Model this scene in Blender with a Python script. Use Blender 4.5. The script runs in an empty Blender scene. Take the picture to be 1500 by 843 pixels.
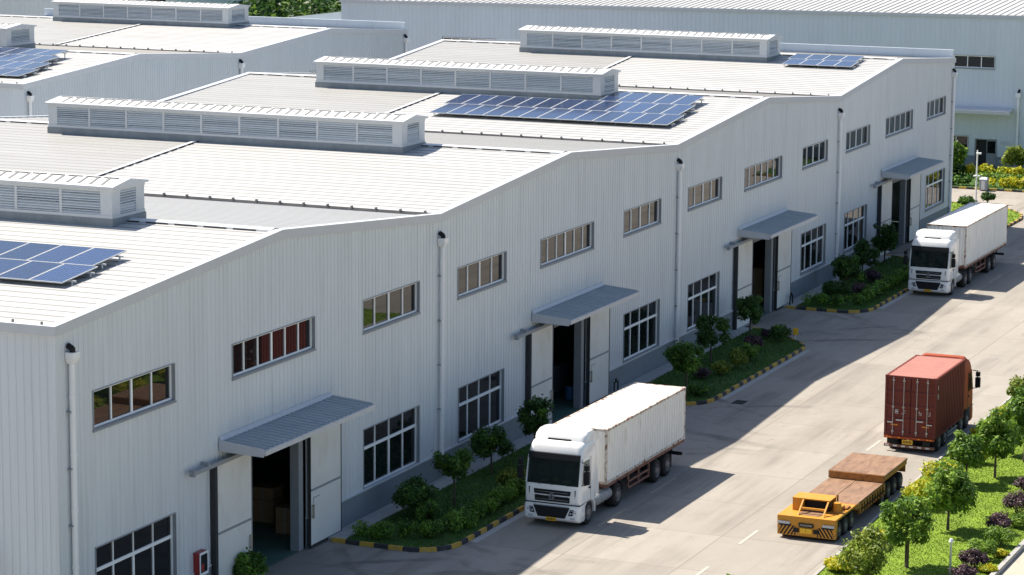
import bpy, bmesh, math, random
import numpy as np
from mathutils import Vector, Matrix
R = math.radians
sc = bpy.context.scene
COL = sc.collection

# ------------------------------------------------------------------ camera
cd = bpy.data.cameras.new('camera'); cam = bpy.data.objects.new('camera', cd); COL.objects.link(cam)
cd.sensor_width = 36; cd.lens = 95.505; cd.clip_start = 1; cd.clip_end = 3000
yaw, pit, rol = R(23.2713), R(-9.5684), R(0.4402)
f = Vector((math.cos(yaw)*math.cos(pit), math.sin(yaw)*math.cos(pit), math.sin(pit)))
r0 = Vector((math.sin(yaw), -math.cos(yaw), 0)); u0 = r0.cross(f)
rt = r0*math.cos(rol) + u0*math.sin(rol); up = -r0*math.sin(rol) + u0*math.cos(rol)
M = Matrix((rt, up, -f)).transposed().to_4x4(); M.translation = Vector((-73.632, -47.292, 27.3395))
cam.matrix_world = M
sc.camera = cam

# ------------------------------------------------------------------ world, sun, exposure
SUN = Vector((0.16, 0.72, 1.0)).normalized()
w = bpy.data.worlds.new('World'); sc.world = w; w.use_nodes = True
nt = w.node_tree; bg = nt.nodes['Background']
sky = nt.nodes.new('ShaderNodeTexSky'); sky.sky_type = 'NISHITA'; sky.sun_disc = False
sky.sun_elevation = math.asin(SUN.z); sky.sun_rotation = math.atan2(SUN.x, SUN.y)
sky.air_density = 1.0; sky.dust_density = 1.2; sky.ozone_density = 1.0
nt.links.new(sky.outputs[0], bg.inputs[0]); bg.inputs[1].default_value = 0.088
sl = bpy.data.lights.new('sun', 'SUN'); sl.energy = 5.0; sl.angle = R(0.53); sl.color = (1.0, 0.925, 0.81)
so = bpy.data.objects.new('sun', sl); COL.objects.link(so); so.rotation_euler = SUN.to_track_quat('Z', 'Y').to_euler()
so.location = (40, 60, 80)
sc.view_settings.view_transform = 'Standard'; sc.view_settings.look = 'None'
sc.view_settings.exposure = 0.92; sc.view_settings.gamma = 1; sc.view_settings.use_curve_mapping = False
sc.render.engine = 'CYCLES'; sc.cycles.max_bounces = 6; sc.cycles.use_denoising = True
sc.cycles.transparent_max_bounces = 8

# ------------------------------------------------------------------ materials
def pm(name, col, rough=.6, metal=0, var=.08, scale=(1, 1, 1), vs=2.0, det=5, bump=0, bscale=None, spec=.4, ior=1.45,
       stain=None, stain_scale=(1, 1, 1), stain_lo=.55, stain_hi=.75, stain_vs=1.5, coat=0, transl=0):
    m = bpy.data.materials.new(name); m.use_nodes = True
    t = m.node_tree; n = t.nodes; L = t.links; b = n['Principled BSDF']
    b.inputs['Roughness'].default_value = rough; b.inputs['Metallic'].default_value = metal
    b.inputs['Specular IOR Level'].default_value = spec; b.inputs['IOR'].default_value = ior
    if coat: b.inputs['Coat Weight'].default_value = coat; b.inputs['Coat Roughness'].default_value = .08
    tc = n.new('ShaderNodeTexCoord')
    def noise(sca, vs, det):
        mp = n.new('ShaderNodeMapping'); mp.inputs['Scale'].default_value = sca; L.new(tc.outputs['Object'], mp.inputs[0])
        no = n.new('ShaderNodeTexNoise'); no.inputs['Scale'].default_value = vs; no.inputs['Detail'].default_value = det
        no.inputs['Roughness'].default_value = .62
        L.new(mp.outputs[0], no.inputs[0]); return no.outputs[0]
    nz = noise(scale, vs, det)
    cr = n.new('ShaderNodeValToRGB'); L.new(nz, cr.inputs[0])
    cr.color_ramp.elements[0].position = .25; cr.color_ramp.elements[1].position = .75
    cr.color_ramp.elements[0].color = [c*(1-var) for c in col] + [1]
    cr.color_ramp.elements[1].color = [min(1, c*(1+var)) for c in col] + [1]
    out = cr.outputs[0]
    if stain:
        s = noise(stain_scale, stain_vs, 6)
        mr = n.new('ShaderNodeMapRange'); L.new(s, mr.inputs[0]); mr.inputs[1].default_value = stain_lo; mr.inputs[2].default_value = stain_hi
        mx = n.new('ShaderNodeMix'); mx.data_type = 'RGBA'; L.new(mr.outputs[0], mx.inputs[0]); L.new(out, mx.inputs[6])
        mx.inputs[7].default_value = list(stain) + [1]; out = mx.outputs[2]
    L.new(out, b.inputs['Base Color'])
    if bump:
        bn = n.new('ShaderNodeBump'); bn.inputs['Strength'].default_value = bump; bn.inputs['Distance'].default_value = .02
        L.new(noise((1, 1, 1), bscale, 4) if bscale else nz, bn.inputs['Height']); L.new(bn.outputs[0], b.inputs['Normal'])
    if transl:
        tr = n.new('ShaderNodeBsdfTranslucent'); L.new(out, tr.inputs[0])
        ms = n.new('ShaderNodeMixShader'); ms.inputs[0].default_value = transl
        L.new(b.outputs[0], ms.inputs[1]); L.new(tr.outputs[0], ms.inputs[2]); L.new(ms.outputs[0], n['Material Output'].inputs[0])
    return m

mWall = pm('grey wall cladding', (.60, .635, .66), .45, var=.05, scale=(1, 1, .08), vs=.9, stain=(.47, .495, .515), stain_scale=(2.2, 2.2, .09), stain_lo=.50, stain_hi=.85)
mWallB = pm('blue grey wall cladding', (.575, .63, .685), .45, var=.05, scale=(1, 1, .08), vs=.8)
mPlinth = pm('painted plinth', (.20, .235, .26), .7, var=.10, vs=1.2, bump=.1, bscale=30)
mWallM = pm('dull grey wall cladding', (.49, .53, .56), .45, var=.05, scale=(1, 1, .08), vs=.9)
mVerge = pm('verge flashing', (.50, .52, .55), .4, var=.04)
mTrim = pm('white trim', (.58, .59, .59), .45, var=.04, vs=3)
mRoofW = pm('white roof sheet', (.422, .425, .422), .5, var=.05, scale=(1, .06, 1), vs=1.6, stain=(.315, .305, .285), stain_scale=(1.0, .12, 1), stain_lo=.46, stain_hi=.85)
mRoofG = pm('weathered roof sheet', (.315, .317, .312), .5, var=.09, scale=(1, .06, 1), vs=1.6, stain=(.265, .262, .25), stain_scale=(.8, .12, 1), stain_lo=.48, stain_hi=.8)
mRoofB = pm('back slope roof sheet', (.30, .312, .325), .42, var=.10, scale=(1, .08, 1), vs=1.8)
mSeam = pm('roof seam', (.20, .197, .19), .6, var=.12, scale=(1, .1, 1), vs=1)
mGut = pm('gutter metal', (.25, .235, .22), .6, var=.25, vs=2)
mDark = pm('black rubber', (.018, .018, .019), .75, var=.2, vs=6)
mBlk = pm('black plastic', (.016, .017, .019), .55, var=.1, spec=.2)
mGap = pm('dark gap', (.04, .042, .045), .8, var=.2)
mJamb = pm('grey steel jamb', (.27, .29, .31), .5, var=.06)
mDoor = pm('white steel door', (.70, .70, .67), .5, var=.05, vs=.8, stain=(.56, .52, .44), stain_scale=(1, 1, .5), stain_lo=.55, stain_hi=.9)
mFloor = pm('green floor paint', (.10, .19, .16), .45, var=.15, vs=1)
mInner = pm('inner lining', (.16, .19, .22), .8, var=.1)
mCanopy = pm('canopy sheet', (.36, .40, .425), .4, var=.12, scale=(1, .3, 1), vs=2.5)
mPipe = pm('white pipe', (.76, .77, .78), .35, var=.05, scale=(1, 1, .3), vs=3)
mLouv = pm('louver blade', (.60, .625, .64), .45, var=.06, vs=3)
mCurb = pm('vent curb', (.24, .26, .27), .6, var=.2, vs=2)  # dark grey carries the shadow of the band below the louvres
mFrame = pm('white window frame', (.84, .86, .87), .4, var=.04)
mRed = pm('red enamel', (.30, .03, .028), .4, var=.1)
mSteel = pm('galvanised steel', (.50, .52, .53), .4, metal=.6, var=.1)
mWhite = pm('white truck paint', (.80, .80, .79), .22, var=.03, coat=.5, stain=(.62, .58, .52), stain_scale=(1.5, 1.5, 1.5), stain_lo=.6, stain_hi=.95)
mTyre = pm('tyre rubber', (.022, .021, .02), .85, var=.3, vs=8)
mRim = pm('wheel rim', (.21, .20, .195), .5, metal=.3, var=.25, vs=9)
mChrome = pm('chrome', (.75, .76, .78), .15, metal=1, var=.02)
mLamp = pm('lamp glass', (.45, .47, .5), .1, var=.2, vs=20, coat=.8)
mYel = pm('yellow plate', (.80, .46, .03), .5, var=.05)
mAmber = pm('amber lamp', (.75, .22, .02), .3, var=.1)
mRust = pm('brown steel frame', (.20, .095, .07), .7, var=.35, vs=6)
mTank = pm('fuel tank', (.30, .305, .31), .5, metal=.2, var=.1, vs=3)
def cont_mat(name, col, rust, lo, hi):
    return pm(name, col, .65, spec=.12, var=.07, scale=(1, 1, .4), vs=2.2, stain=rust, stain_scale=(3, 3, .6), stain_vs=1.0, stain_lo=lo, stain_hi=hi)
mContW = cont_mat('white container paint', (.82, .80, .75), (.52, .45, .35), .58, .86)
mContRail = pm('rusty container rail', (.55, .50, .44), .6, var=.15, vs=4, stain=(.17, .07, .035), stain_scale=(2, 2, 2), stain_vs=2.2, stain_lo=.48, stain_hi=.62)
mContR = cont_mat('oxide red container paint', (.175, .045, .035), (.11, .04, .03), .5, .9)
mContRT = pm('paler red container roof', (.36, .15, .115), .6, var=.10, scale=(1, 1, 1), vs=1.6)  # roof red is paler than the container walls
mCabR = pm('orange red truck paint', (.33, .07, .028), .6, var=.08, spec=.15)
mFlatY = pm('yellow machine paint', (.56, .245, .025), .55, var=.12, vs=3, stain=(.36, .20, .08), stain_lo=.50, stain_hi=.85, stain_scale=(2, 2, 2))
mDeck = pm('worn steel deck', (.25, .148, .088), .6, var=.34, scale=(.5, 2.2, 1), vs=2.2, det=8, stain=(.13, .07, .042), stain_scale=(.8, 2, 1), stain_lo=.5, stain_hi=.75, bump=.1, bscale=15)
mDeckSide = pm('stained yellow steel', (.36, .15, .035), .6, var=.3, vs=4, stain=(.10, .05, .03), stain_scale=(3, 3, 3), stain_lo=.5, stain_hi=.75)
mBark = pm('bark', (.10, .075, .055), .9, var=.3, vs=14)
mKY = pm('yellow kerb paint', (.46, .29, .05), .75, var=.22, vs=5, stain=(.28, .24, .18), stain_scale=(3, 3, 3), stain_lo=.55, stain_hi=.72)
mKB = pm('black kerb paint', (.035, .036, .04), .75, var=.3, vs=5, stain=(.13, .125, .12), stain_scale=(3, 3, 3), stain_lo=.5, stain_hi=.75)
mKC = pm('kerb concrete', (.33, .32, .30), .85, var=.15, vs=4)
mApron = pm('apron concrete', (.36, .36, .35), .85, var=.12, vs=1.5)
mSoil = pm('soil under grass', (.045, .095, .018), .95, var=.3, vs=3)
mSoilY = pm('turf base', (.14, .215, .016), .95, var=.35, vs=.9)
mCard = pm('cardboard', (.36, .23, .12), .8, var=.12, vs=4)
mBlue = pm('blue plastic', (.08, .22, .45), .4, var=.08)
mWhiteLine = pm('worn white road paint', (.415, .385, .34), .8, var=.06, vs=6, stain=(.36, .33, .29), stain_scale=(4, 4, 1), stain_lo=.52, stain_hi=.7)
mYelLine = pm('worn yellow road paint', (.36, .30, .21), .8, var=.06, vs=6, stain=(.42, .385, .33), stain_scale=(3, 3, 1), stain_lo=.40, stain_hi=.6)

def glass_mat(name, tint=(.008, .01, .012), ior=1.5, rough=.015, bump=.0):
    m = pm(name, tint, rough, var=.2, vs=.7, spec=.5, ior=ior)
    return m
mGlass = glass_mat('window glass')
mShield = glass_mat('windscreen glass', (.012, .022, .022), 1.5, .03)
_t = mShield.node_tree; _n = _t.nodes
_tr = _n.new('ShaderNodeBsdfTransparent'); _tr.inputs[0].default_value = (.55, .66, .64, 1)
_mx = _n.new('ShaderNodeMixShader'); _mx.inputs[0].default_value = .62
_t.links.new(_n['Principled BSDF'].outputs[0], _mx.inputs[1]); _t.links.new(_tr.outputs[0], _mx.inputs[2]); _t.links.new(_mx.outputs[0], _n['Material Output'].inputs[0])
mInt = pm('cab lining', (.10, .125, .125), .8, var=.2)
mSeat = pm('seat cloth', (.22, .25, .26), .9, var=.3, vs=9)
mVest = pm('yellow green vest', (.45, .55, .04), .7, var=.2)

def concrete(name, base, joints=True):
    m = bpy.data.materials.new(name); m.use_nodes = True
    t = m.node_tree; n = t.nodes; L = t.links; b = n['Principled BSDF']
    b.inputs['Roughness'].default_value = .85; b.inputs['Specular IOR Level'].default_value = .25
    tc = n.new('ShaderNodeTexCoord')
    def noise(sca, vs, det, rg=.6):
        mp = n.new('ShaderNodeMapping'); mp.inputs['Scale'].default_value = sca; L.new(tc.outputs['Object'], mp.inputs[0])
        no = n.new('ShaderNodeTexNoise'); no.inputs['Scale'].default_value = vs; no.inputs['Detail'].default_value = det
        no.inputs['Roughness'].default_value = rg; L.new(mp.outputs[0], no.inputs[0]); return no.outputs[0]
    def mr(v, a, b_, c=0, d=1):
        x = n.new('ShaderNodeMapRange'); L.new(v, x.inputs[0])
        for i, q in enumerate((a, b_, c, d)): x.inputs[i+1].default_value = q
        return x.outputs[0]
    def mix(fac, A, B, typ='MIX'):
        x = n.new('ShaderNodeMix'); x.data_type = 'RGBA'; x.blend_type = typ
        if isinstance(fac, float): x.inputs[0].default_value = fac
        else: L.new(fac, x.inputs[0])
        for i, q in ((6, A), (7, B)):
            if isinstance(q, tuple): x.inputs[i].default_value = q + (1,)
            else: L.new(q, x.inputs[i])
        return x.outputs[2]
    c = mix(mr(noise((.12, .35, 1), 1, 5), .3, .7), tuple(v*.90 for v in base), tuple(v*1.08 for v in base))
    c = mix(mr(noise((.9, 1.2, 1), 1.3, 8, .7), .35, .75), c, tuple(v*.90 for v in base))
    # slab to slab tone
    br = n.new('ShaderNodeTexBrick'); mp = n.new('ShaderNodeMapping'); mp.inputs['Location'].default_value = (1.0, -.02, 0)
    L.new(tc.outputs['Object'], mp.inputs[0]); L.new(mp.outputs[0], br.inputs[0])
    br.offset = 0; br.inputs['Scale'].default_value = 1; br.inputs['Brick Width'].default_value = 5.2; br.inputs['Row Height'].default_value = 4.66
    br.inputs['Mortar Size'].default_value = .022; br.inputs['Mortar Smooth'].default_value = .2
    br.inputs['Color1'].default_value = (1, 1, 1, 1); br.inputs['Color2'].default_value = (.85, .855, .85, 1); br.inputs['Mortar'].default_value = (.60, .57, .54, 1)
    if joints: c = mix(1.0, c, br.outputs[0], 'MULTIPLY')
    # tyre rubber worn into the wheel tracks and oil drips
    tr = n.new('ShaderNodeMath'); tr.operation = 'MULTIPLY'
    L.new(mr(noise((.06, .9, 1), 1.0, 6, .65), .46, .66), tr.inputs[0]); L.new(mr(noise((.5, .5, 1), .35, 2), .36, .58), tr.inputs[1])
    c = mix(tr.outputs[0], c, tuple(v*.62 for v in base))
    c = mix(mr(noise((.35, .8, 1), 1.6, 7, .7), .60, .72, 0, .6), c, tuple(v*.50 for v in base))
    c = mix(mr(noise((1.2, 2.5, 1), 1.6, 4, .5), .70, .76, 0, .5), c, tuple(v*.35 for v in base))
    # curved rubber tracks where lorries swing in and out of the doors
    if joints:
        sx_ = n.new('ShaderNodeSeparateXYZ'); L.new(tc.outputs['Object'], sx_.inputs[0]); near = mr(sx_.outputs[1], -11.5, -8.5)
        wob = noise((.5, .5, 1), .8, 5); sp = mr(noise((.35, .35, 1), 1.0, 4), .42, .60)
        for cx, cy, r_, wd in ((56, -13.5, 13.5, .16), (56, -13.5, 15.4, .2), (60, -16, 15.0, .14), (86, -15.5, 15.5, .18), (88, -14, 17.2, .14), (27, -15, 13.0, .16), (25, -14, 15.2, .14), (4, -15.5, 14.5, .2), (2, -14, 17.5, .15), (33.5, -16, 17.5, .14)):
            vd = n.new('ShaderNodeVectorMath'); vd.operation = 'DISTANCE'; L.new(tc.outputs['Object'], vd.inputs[0]); vd.inputs[1].default_value = (cx, cy, 0)
            ad = n.new('ShaderNodeMath'); ad.operation = 'MULTIPLY_ADD'; L.new(wob, ad.inputs[0]); ad.inputs[1].default_value = 1.1; L.new(vd.outputs['Value'], ad.inputs[2])
            su = n.new('ShaderNodeMath'); su.operation = 'SUBTRACT'; L.new(ad.outputs[0], su.inputs[0]); su.inputs[1].default_value = r_+.55
            ab = n.new('ShaderNodeMath'); ab.operation = 'ABSOLUTE'; L.new(su.outputs[0], ab.inputs[0])
            ml = n.new('ShaderNodeMath'); ml.operation = 'MULTIPLY'; L.new(mr(ab.outputs[0], wd, wd*2.2, .75, 0), ml.inputs[0]); L.new(sp, ml.inputs[1])
            m2 = n.new('ShaderNodeMath'); m2.operation = 'MULTIPLY'; L.new(ml.outputs[0], m2.inputs[0]); L.new(near, m2.inputs[1])
            c = mix(m2.outputs[0], c, tuple(v*.45 for v in base))
    L.new(c, b.inputs['Base Color'])
    bn = n.new('ShaderNodeBump'); bn.inputs['Strength'].default_value = .12; bn.inputs['Distance'].default_value = .01
    L.new(noise((1, 1, 1), 14, 5), bn.inputs['Height']); L.new(bn.outputs[0], b.inputs['Normal'])
    return m
mRoad = concrete('concrete yard', (.330, .300, .262))
mPath = concrete('path concrete', (.42, .37, .30), joints=False)

def leaf(name, col, tr=.35, var=.3, vs=1.2):
    return pm(name, col, .5, var=var, vs=vs, spec=.3, transl=tr)
mLeaf = [leaf('leaf green', (.068, .15, .024)), leaf('leaf deep green', (.036, .088, .018)), leaf('leaf fresh green', (.16, .30, .036))]
mLeafB = [leaf('bright leaf', (.165, .28, .03)), leaf('mid leaf', (.085, .17, .024)), leaf('pale leaf', (.24, .36, .045))]
mGold = [leaf('golden leaf', (.46, .44, .018)), leaf('golden green leaf', (.30, .37, .02)), leaf('yellow leaf', (.56, .50, .022))]
mPurp = [leaf('purple leaf', (.085, .045, .062), .2), leaf('dark purple leaf', (.045, .028, .036), .2), leaf('wine leaf', (.14, .08, .095), .2)]
mOliv = [leaf('olive leaf', (.20, .26, .035)), leaf('olive deep leaf', (.12, .17, .025)), leaf('olive pale leaf', (.28, .34, .045))]
mGrassD = [leaf('grass blade', (.070, .165, .020), .3, vs=.6), leaf('grass blade deep', (.050, .125, .016), .3)]  # darker green puts the shade of the wall beds into the blade colour
mGrassY = [leaf('sunny grass blade', (.125, .215, .014), .3, vs=.5), leaf('sunny grass blade pale', (.150, .240, .016), .3)]  # brighter yellow green puts the strip's sunlight into the blade colour

# ------------------------------------------------------------------ mesh helpers
class MB:
    def __init__(s): s.v = []; s.f = []; s.m = []; s.cuts = []
    def add(s, vs, fs, mi=0):
        s.cuts.append((len(s.v), len(s.f)))
        o = len(s.v); s.v += [tuple(q) for q in vs]
        for q in fs: s.f.append([o+i for i in q]); s.m.append(mi)
        return s
    def quad(s, a, b, c, d, mi=0): return s.add([a, b, c, d], [(0, 1, 2, 3)], mi)
    def box(s, x0, y0, z0, x1, y1, z1, mi=0):
        v = [(x, y, z) for z in (z0, z1) for y in (y0, y1) for x in (x0, x1)]
        return s.add(v, [(0, 2, 3, 1), (4, 5, 7, 6), (0, 1, 5, 4), (2, 6, 7, 3), (0, 4, 6, 2), (1, 3, 7, 5)], mi)
    def hexa(s, lo, hi, mi=0):       # two rings of 4 points
        return s.add(list(lo)+list(hi), [(3, 2, 1, 0), (4, 5, 6, 7), (0, 1, 5, 4), (1, 2, 6, 5), (2, 3, 7, 6), (3, 0, 4, 7)], mi)
    def tube(s, p0, p1, r, n=10, r1=None, mi=0, caps=True):
        p0, p1 = Vector(p0), Vector(p1); d = (p1-p0).normalized(); a = d.orthogonal().normalized(); b = d.cross(a)
        r1 = r if r1 is None else r1; vs = []
        for p, q in ((p0, r), (p1, r1)):
            vs += [p + (a*math.cos(2*math.pi*i/n) + b*math.sin(2*math.pi*i/n))*q for i in range(n)]
        fs = [(i, (i+1) % n, n+(i+1) % n, n+i) for i in range(n)]
        if caps: fs += [tuple(range(n-1, -1, -1)), tuple(range(n, 2*n))]
        return s.add(vs, fs, mi)
    def lathe_y(s, c, prof, n=24, mi=0):          # prof: (y, r) pairs round the y axis
        vs = []; k = len(prof)
        for i in range(n):
            a = 2*math.pi*i/n
            vs += [(c[0]+r*math.cos(a), c[1]+y, c[2]+r*math.sin(a)) for y, r in prof]
        fs = [(i*k+j, i*k+j+1, ((i+1) % n)*k+j+1, ((i+1) % n)*k+j) for i in range(n) for j in range(k-1)]
        return s.add(vs, fs, mi)
    def extr(s, pts, y0, y1, mis=None, axis='y', closed=False):   # polyline of (a, z) swept along y (or x)
        n = len(pts); g = (lambda a, z, y: (a, y, z)) if axis == 'y' else (lambda a, z, y: (y, a, z))
        vs = [g(a, z, y0) for a, z in pts] + [g(a, z, y1) for a, z in pts]
        o = len(s.v); s.v += vs
        for i in range(n if closed else n-1):
            j = (i+1) % n; s.f.append([o+i, o+j, o+n+j, o+n+i]); s.m.append(mis[i] if mis else 0)
        if closed:
            s.f.append([o+i for i in range(n)]); s.m.append(0); s.f.append([o+n+i for i in range(n-1, -1, -1)]); s.m.append(0)
        return s
    def build(s, name, mats, parent=None, bevel=0, smooth=0, loc=None, fix=True):
        me = bpy.data.meshes.new(name); me.from_pydata(s.v, [], s.f)
        mats = mats if isinstance(mats, (list, tuple)) else [mats]
        for m in mats: me.materials.append(m)
        me.polygons.foreach_set('material_index', s.m); me.update()
        if fix or bevel:
            bm = bmesh.new(); bm.from_mesh(me)
            if fix: bmesh.ops.recalc_face_normals(bm, faces=bm.faces)
            if bevel:
                es = [e for e in bm.edges if len(e.link_faces) == 2 and e.calc_face_angle(0) > .6]
                bmesh.ops.bevel(bm, geom=es, offset=bevel, segments=2, profile=.5, affect='EDGES', clamp_overlap=True)
            bm.to_mesh(me); bm.free()
        if smooth:
            me.polygons.foreach_set('use_smooth', [True]*len(me.polygons)); me.set_sharp_from_angle(angle=R(smooth))
        o = bpy.data.objects.new(name, me); COL.objects.link(o)
        if parent: o.parent = parent
        if loc: o.location = loc
        return o
def build_each(mb, name, mats, parent, **k):
    """every solid added to MB becomes a part of its own"""
    cs = mb.cuts + [(len(mb.v), len(mb.f))]; out = []
    for (v0, f0), (v1, f1) in zip(cs[:-1], cs[1:]):
        q = MB(); q.v = mb.v[v0:v1]; q.f = [[i-v0 for i in f_] for f_ in mb.f[f0:f1]]; q.m = mb.m[f0:f1]
        out.append(q.build(name, mats, parent, **k))
    return out
def thing(name, label, cat, loc=(0, 0, 0), rz=0, group=None):
    o = bpy.data.objects.new(name, None); COL.objects.link(o); o.location = loc; o.rotation_euler = (0, 0, rz)
    o.empty_display_size = .3
    return tag(o, label, cat, group)
def tag(o, label, cat, group=None):
    o['label'] = label; o['category'] = cat
    if group: o['group'] = group
    return o
def struct(o, kind='structure'): o['kind'] = kind; return o
def copy_tree(o, parent=None):
    c = o.copy(); COL.objects.link(c)
    if parent: c.parent = parent
    for ch in [q for q in bpy.data.objects if q.parent == o]: copy_tree(ch, c)
    return c
# ------------------------------------------------------------------ ground
def sheet(name, x0, y0, x1, y1, z, m, kind='structure'):
    o = MB().quad((x0, y0, z), (x1, y0, z), (x1, y1, z), (x0, y1, z)).build(name, m); o['kind'] = kind; return o
mDirt = pm('bare ground', (.34, .30, .235), .95, var=.15, vs=.05, stain=(.06, .09, .03), stain_vs=.035, stain_lo=.52, stain_hi=.6)
sheet('ground', -900, -900, 1100, 1100, -.012, mDirt)
sheet('yard', -60, -19.9, 147.0, 60, 0, mRoad)
sheet('side_path', -60, -75, 147.0, -25.25, 0, mPath)
sheet('cross_road', 63.9, -25.25, 147.0, -19.9, 0, mRoad)

# ------------------------------------------------------------------ wall sheets with real ribs and openings
def intervals(a, b, holes):
    segs = [(a, b)]
    for h0, h1 in holes:
        nx = []
        for s, e in segs:
            if h1 <= s or h0 >= e: nx.append((s, e)); continue
            if h0 > s: nx.append((s, h0))
            if h1 < e: nx.append((h1, e))
        segs = nx
    return segs
def rib_wall(mb, a0, a1, zb, ztop, holes, plane, sgn=-1, axis='x', pitch=.30, depth=.022, rib=.06, mi=0):
    """wall sheet along x (or y) in the plane y=plane (x=plane); ribs stand out by depth on the sgn side"""
    prof = {}
    k = math.ceil(a0/pitch)
    prof[a0] = 0; prof[a1] = 0
    while k*pitch + rib + .05 < a1:
        c = k*pitch
        if c > a0 + .02:
            for d, h in ((0, 0), (.018, depth), (rib, depth), (rib+.018, 0)): prof[round(c+d, 4)] = h
        k += 1
    ks = sorted(prof); extra = set()
    for h in holes: extra.add(h[0]); extra.add(h[1])
    if callable(ztop) and hasattr(ztop, 'breaks'): extra |= set(q for q in ztop.breaks if a0 < q < a1)
    for e in extra:
        if e not in prof and a0 < e < a1:
            i = np.searchsorted(ks, e); p, q = ks[i-1], ks[i]; prof[e] = prof[p] + (prof[q]-prof[p])*(e-p)/(q-p)
    ks = sorted(prof)
    zt = ztop if callable(ztop) else (lambda a: ztop)
    P = (lambda a, z: (a, plane+sgn*prof[a], z)) if axis == 'x' else (lambda a, z: (plane+sgn*prof[a], a, z))
    for p, q in zip(ks[:-1], ks[1:]):
        if q-p < 1e-4: continue
        hs = [(h[2], h[3]) for h in holes if h[0] <= p+1e-5 and h[1] >= q-1e-5]
        top = 1e6
        for s, e in intervals(zb, top, hs):
            e0 = zt(p) if e == top else e; e1 = zt(q) if e == top else e
            mb.quad(P(p, s), P(q, s), P(q, e1), P(p, e0), mi)

def window(parent, x0, x1, z0, z1, n, transom=None, plane=0, sgn=-1, axis='x', deep=.15, seed=0):
    rnd = random.Random(seed)
    def B(mb, a0, d0, zz0, a1, d1, zz1, mi=0):      # d: depth behind the wall face (positive = inward)
        p0, p1 = plane - sgn*d0, plane - sgn*d1
        if axis == 'x': mb.box(a0, min(p0, p1), zz0, a1, max(p0, p1), zz1, mi)
        else: mb.box(min(p0, p1), a0, zz0, max(p0, p1), a1, zz1, mi)
    fr = MB(); t = .07
    # reveal lining (dark blue grey flashing) then white frame
    for (a0, zz0, a1, zz1) in ((x0-.035, z0-.035, x0, z1+.035), (x1, z0-.035, x1+.035, z1+.035), (x0, z1, x1, z1+.035), (x0, z0-.035, x1, z0)):
        B(fr, a0, -.04, zz0, a1, deep+.06, zz1, 1)
    f0, f1 = deep-.05, deep+.012
    B(fr, x0, f0, z0, x0+t, f1, z1); B(fr, x1-t, f0, z0, x1, f1, z1)
    B(fr, x0+t, f0, z0, x1-t, f1, z0+t); B(fr, x0+t, f0, z1-t, x1-t, f1, z1)
    zt = None
    if transom:
        zt = z0 + (z1-z0)*transom; B(fr, x0+t, f0+.004, zt-.06, x1-t, f1, zt+.06)
    w_ = (x1-x0)/n
    for i in range(1, n):
        h = .055 if (n == 4 and i == 2) or (n == 6 and i == 3) else .034
        c = x0+w_*i
        if zt:
            B(fr, c-h, f0+.007, z0+t, c+h, f1, zt-.05); B(fr, c-.022, f0+.007, zt+.05, c+.022, f1, z1-t)
        else: B(fr, c-h, f0+.007, z0+t, c+h, f1, z1-t)
    o = fr.build('window', [mFrame, mJamb], parent, fix=False)
    s = MB(); B(s, x0-.06, -.07, z0-.10, x1+.06, .0, z0-.037); s.build('sill', mJamb, o, fix=False)
    g = MB()
    rows = [(z0+.02, z1-.02)] if not zt else [(z0+.02, zt), (zt, z1-.02)]
    for i in range(n):
        for (a, b) in rows:
            e = [rnd.uniform(-.006, .006) for _ in range(3)]
            p = plane - sgn*(deep+.0)
            q = [(x0+w_*i+.01, a, e[0]), (x0+w_*(i+1)-.01, a, e[1]), (x0+w_*(i+1)-.01, b, e[1]+e[2]), (x0+w_*i+.01, b, e[0]+e[2])]
            g.quad(*[((a_, p-sgn*ee*.5, zz) if axis == 'x' else (p-sgn*ee*.5, a_, zz)) for a_, zz, ee in q])
    g.build('pane', mGlass, o, fix=False)
    return o

def gable_fn(V, Rg, zv, zr):
    xs = []; zs = []
    for i, v in enumerate(V):
        xs.append(v); zs.append(zv[i])
        if i < len(Rg): xs.append(Rg[i]); zs.append(zr[i])
    fn = lambda a: float(np.interp(a, xs, zs)); fn.breaks = xs; fn.xs = xs; fn.zs = zs
    return fn

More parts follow.
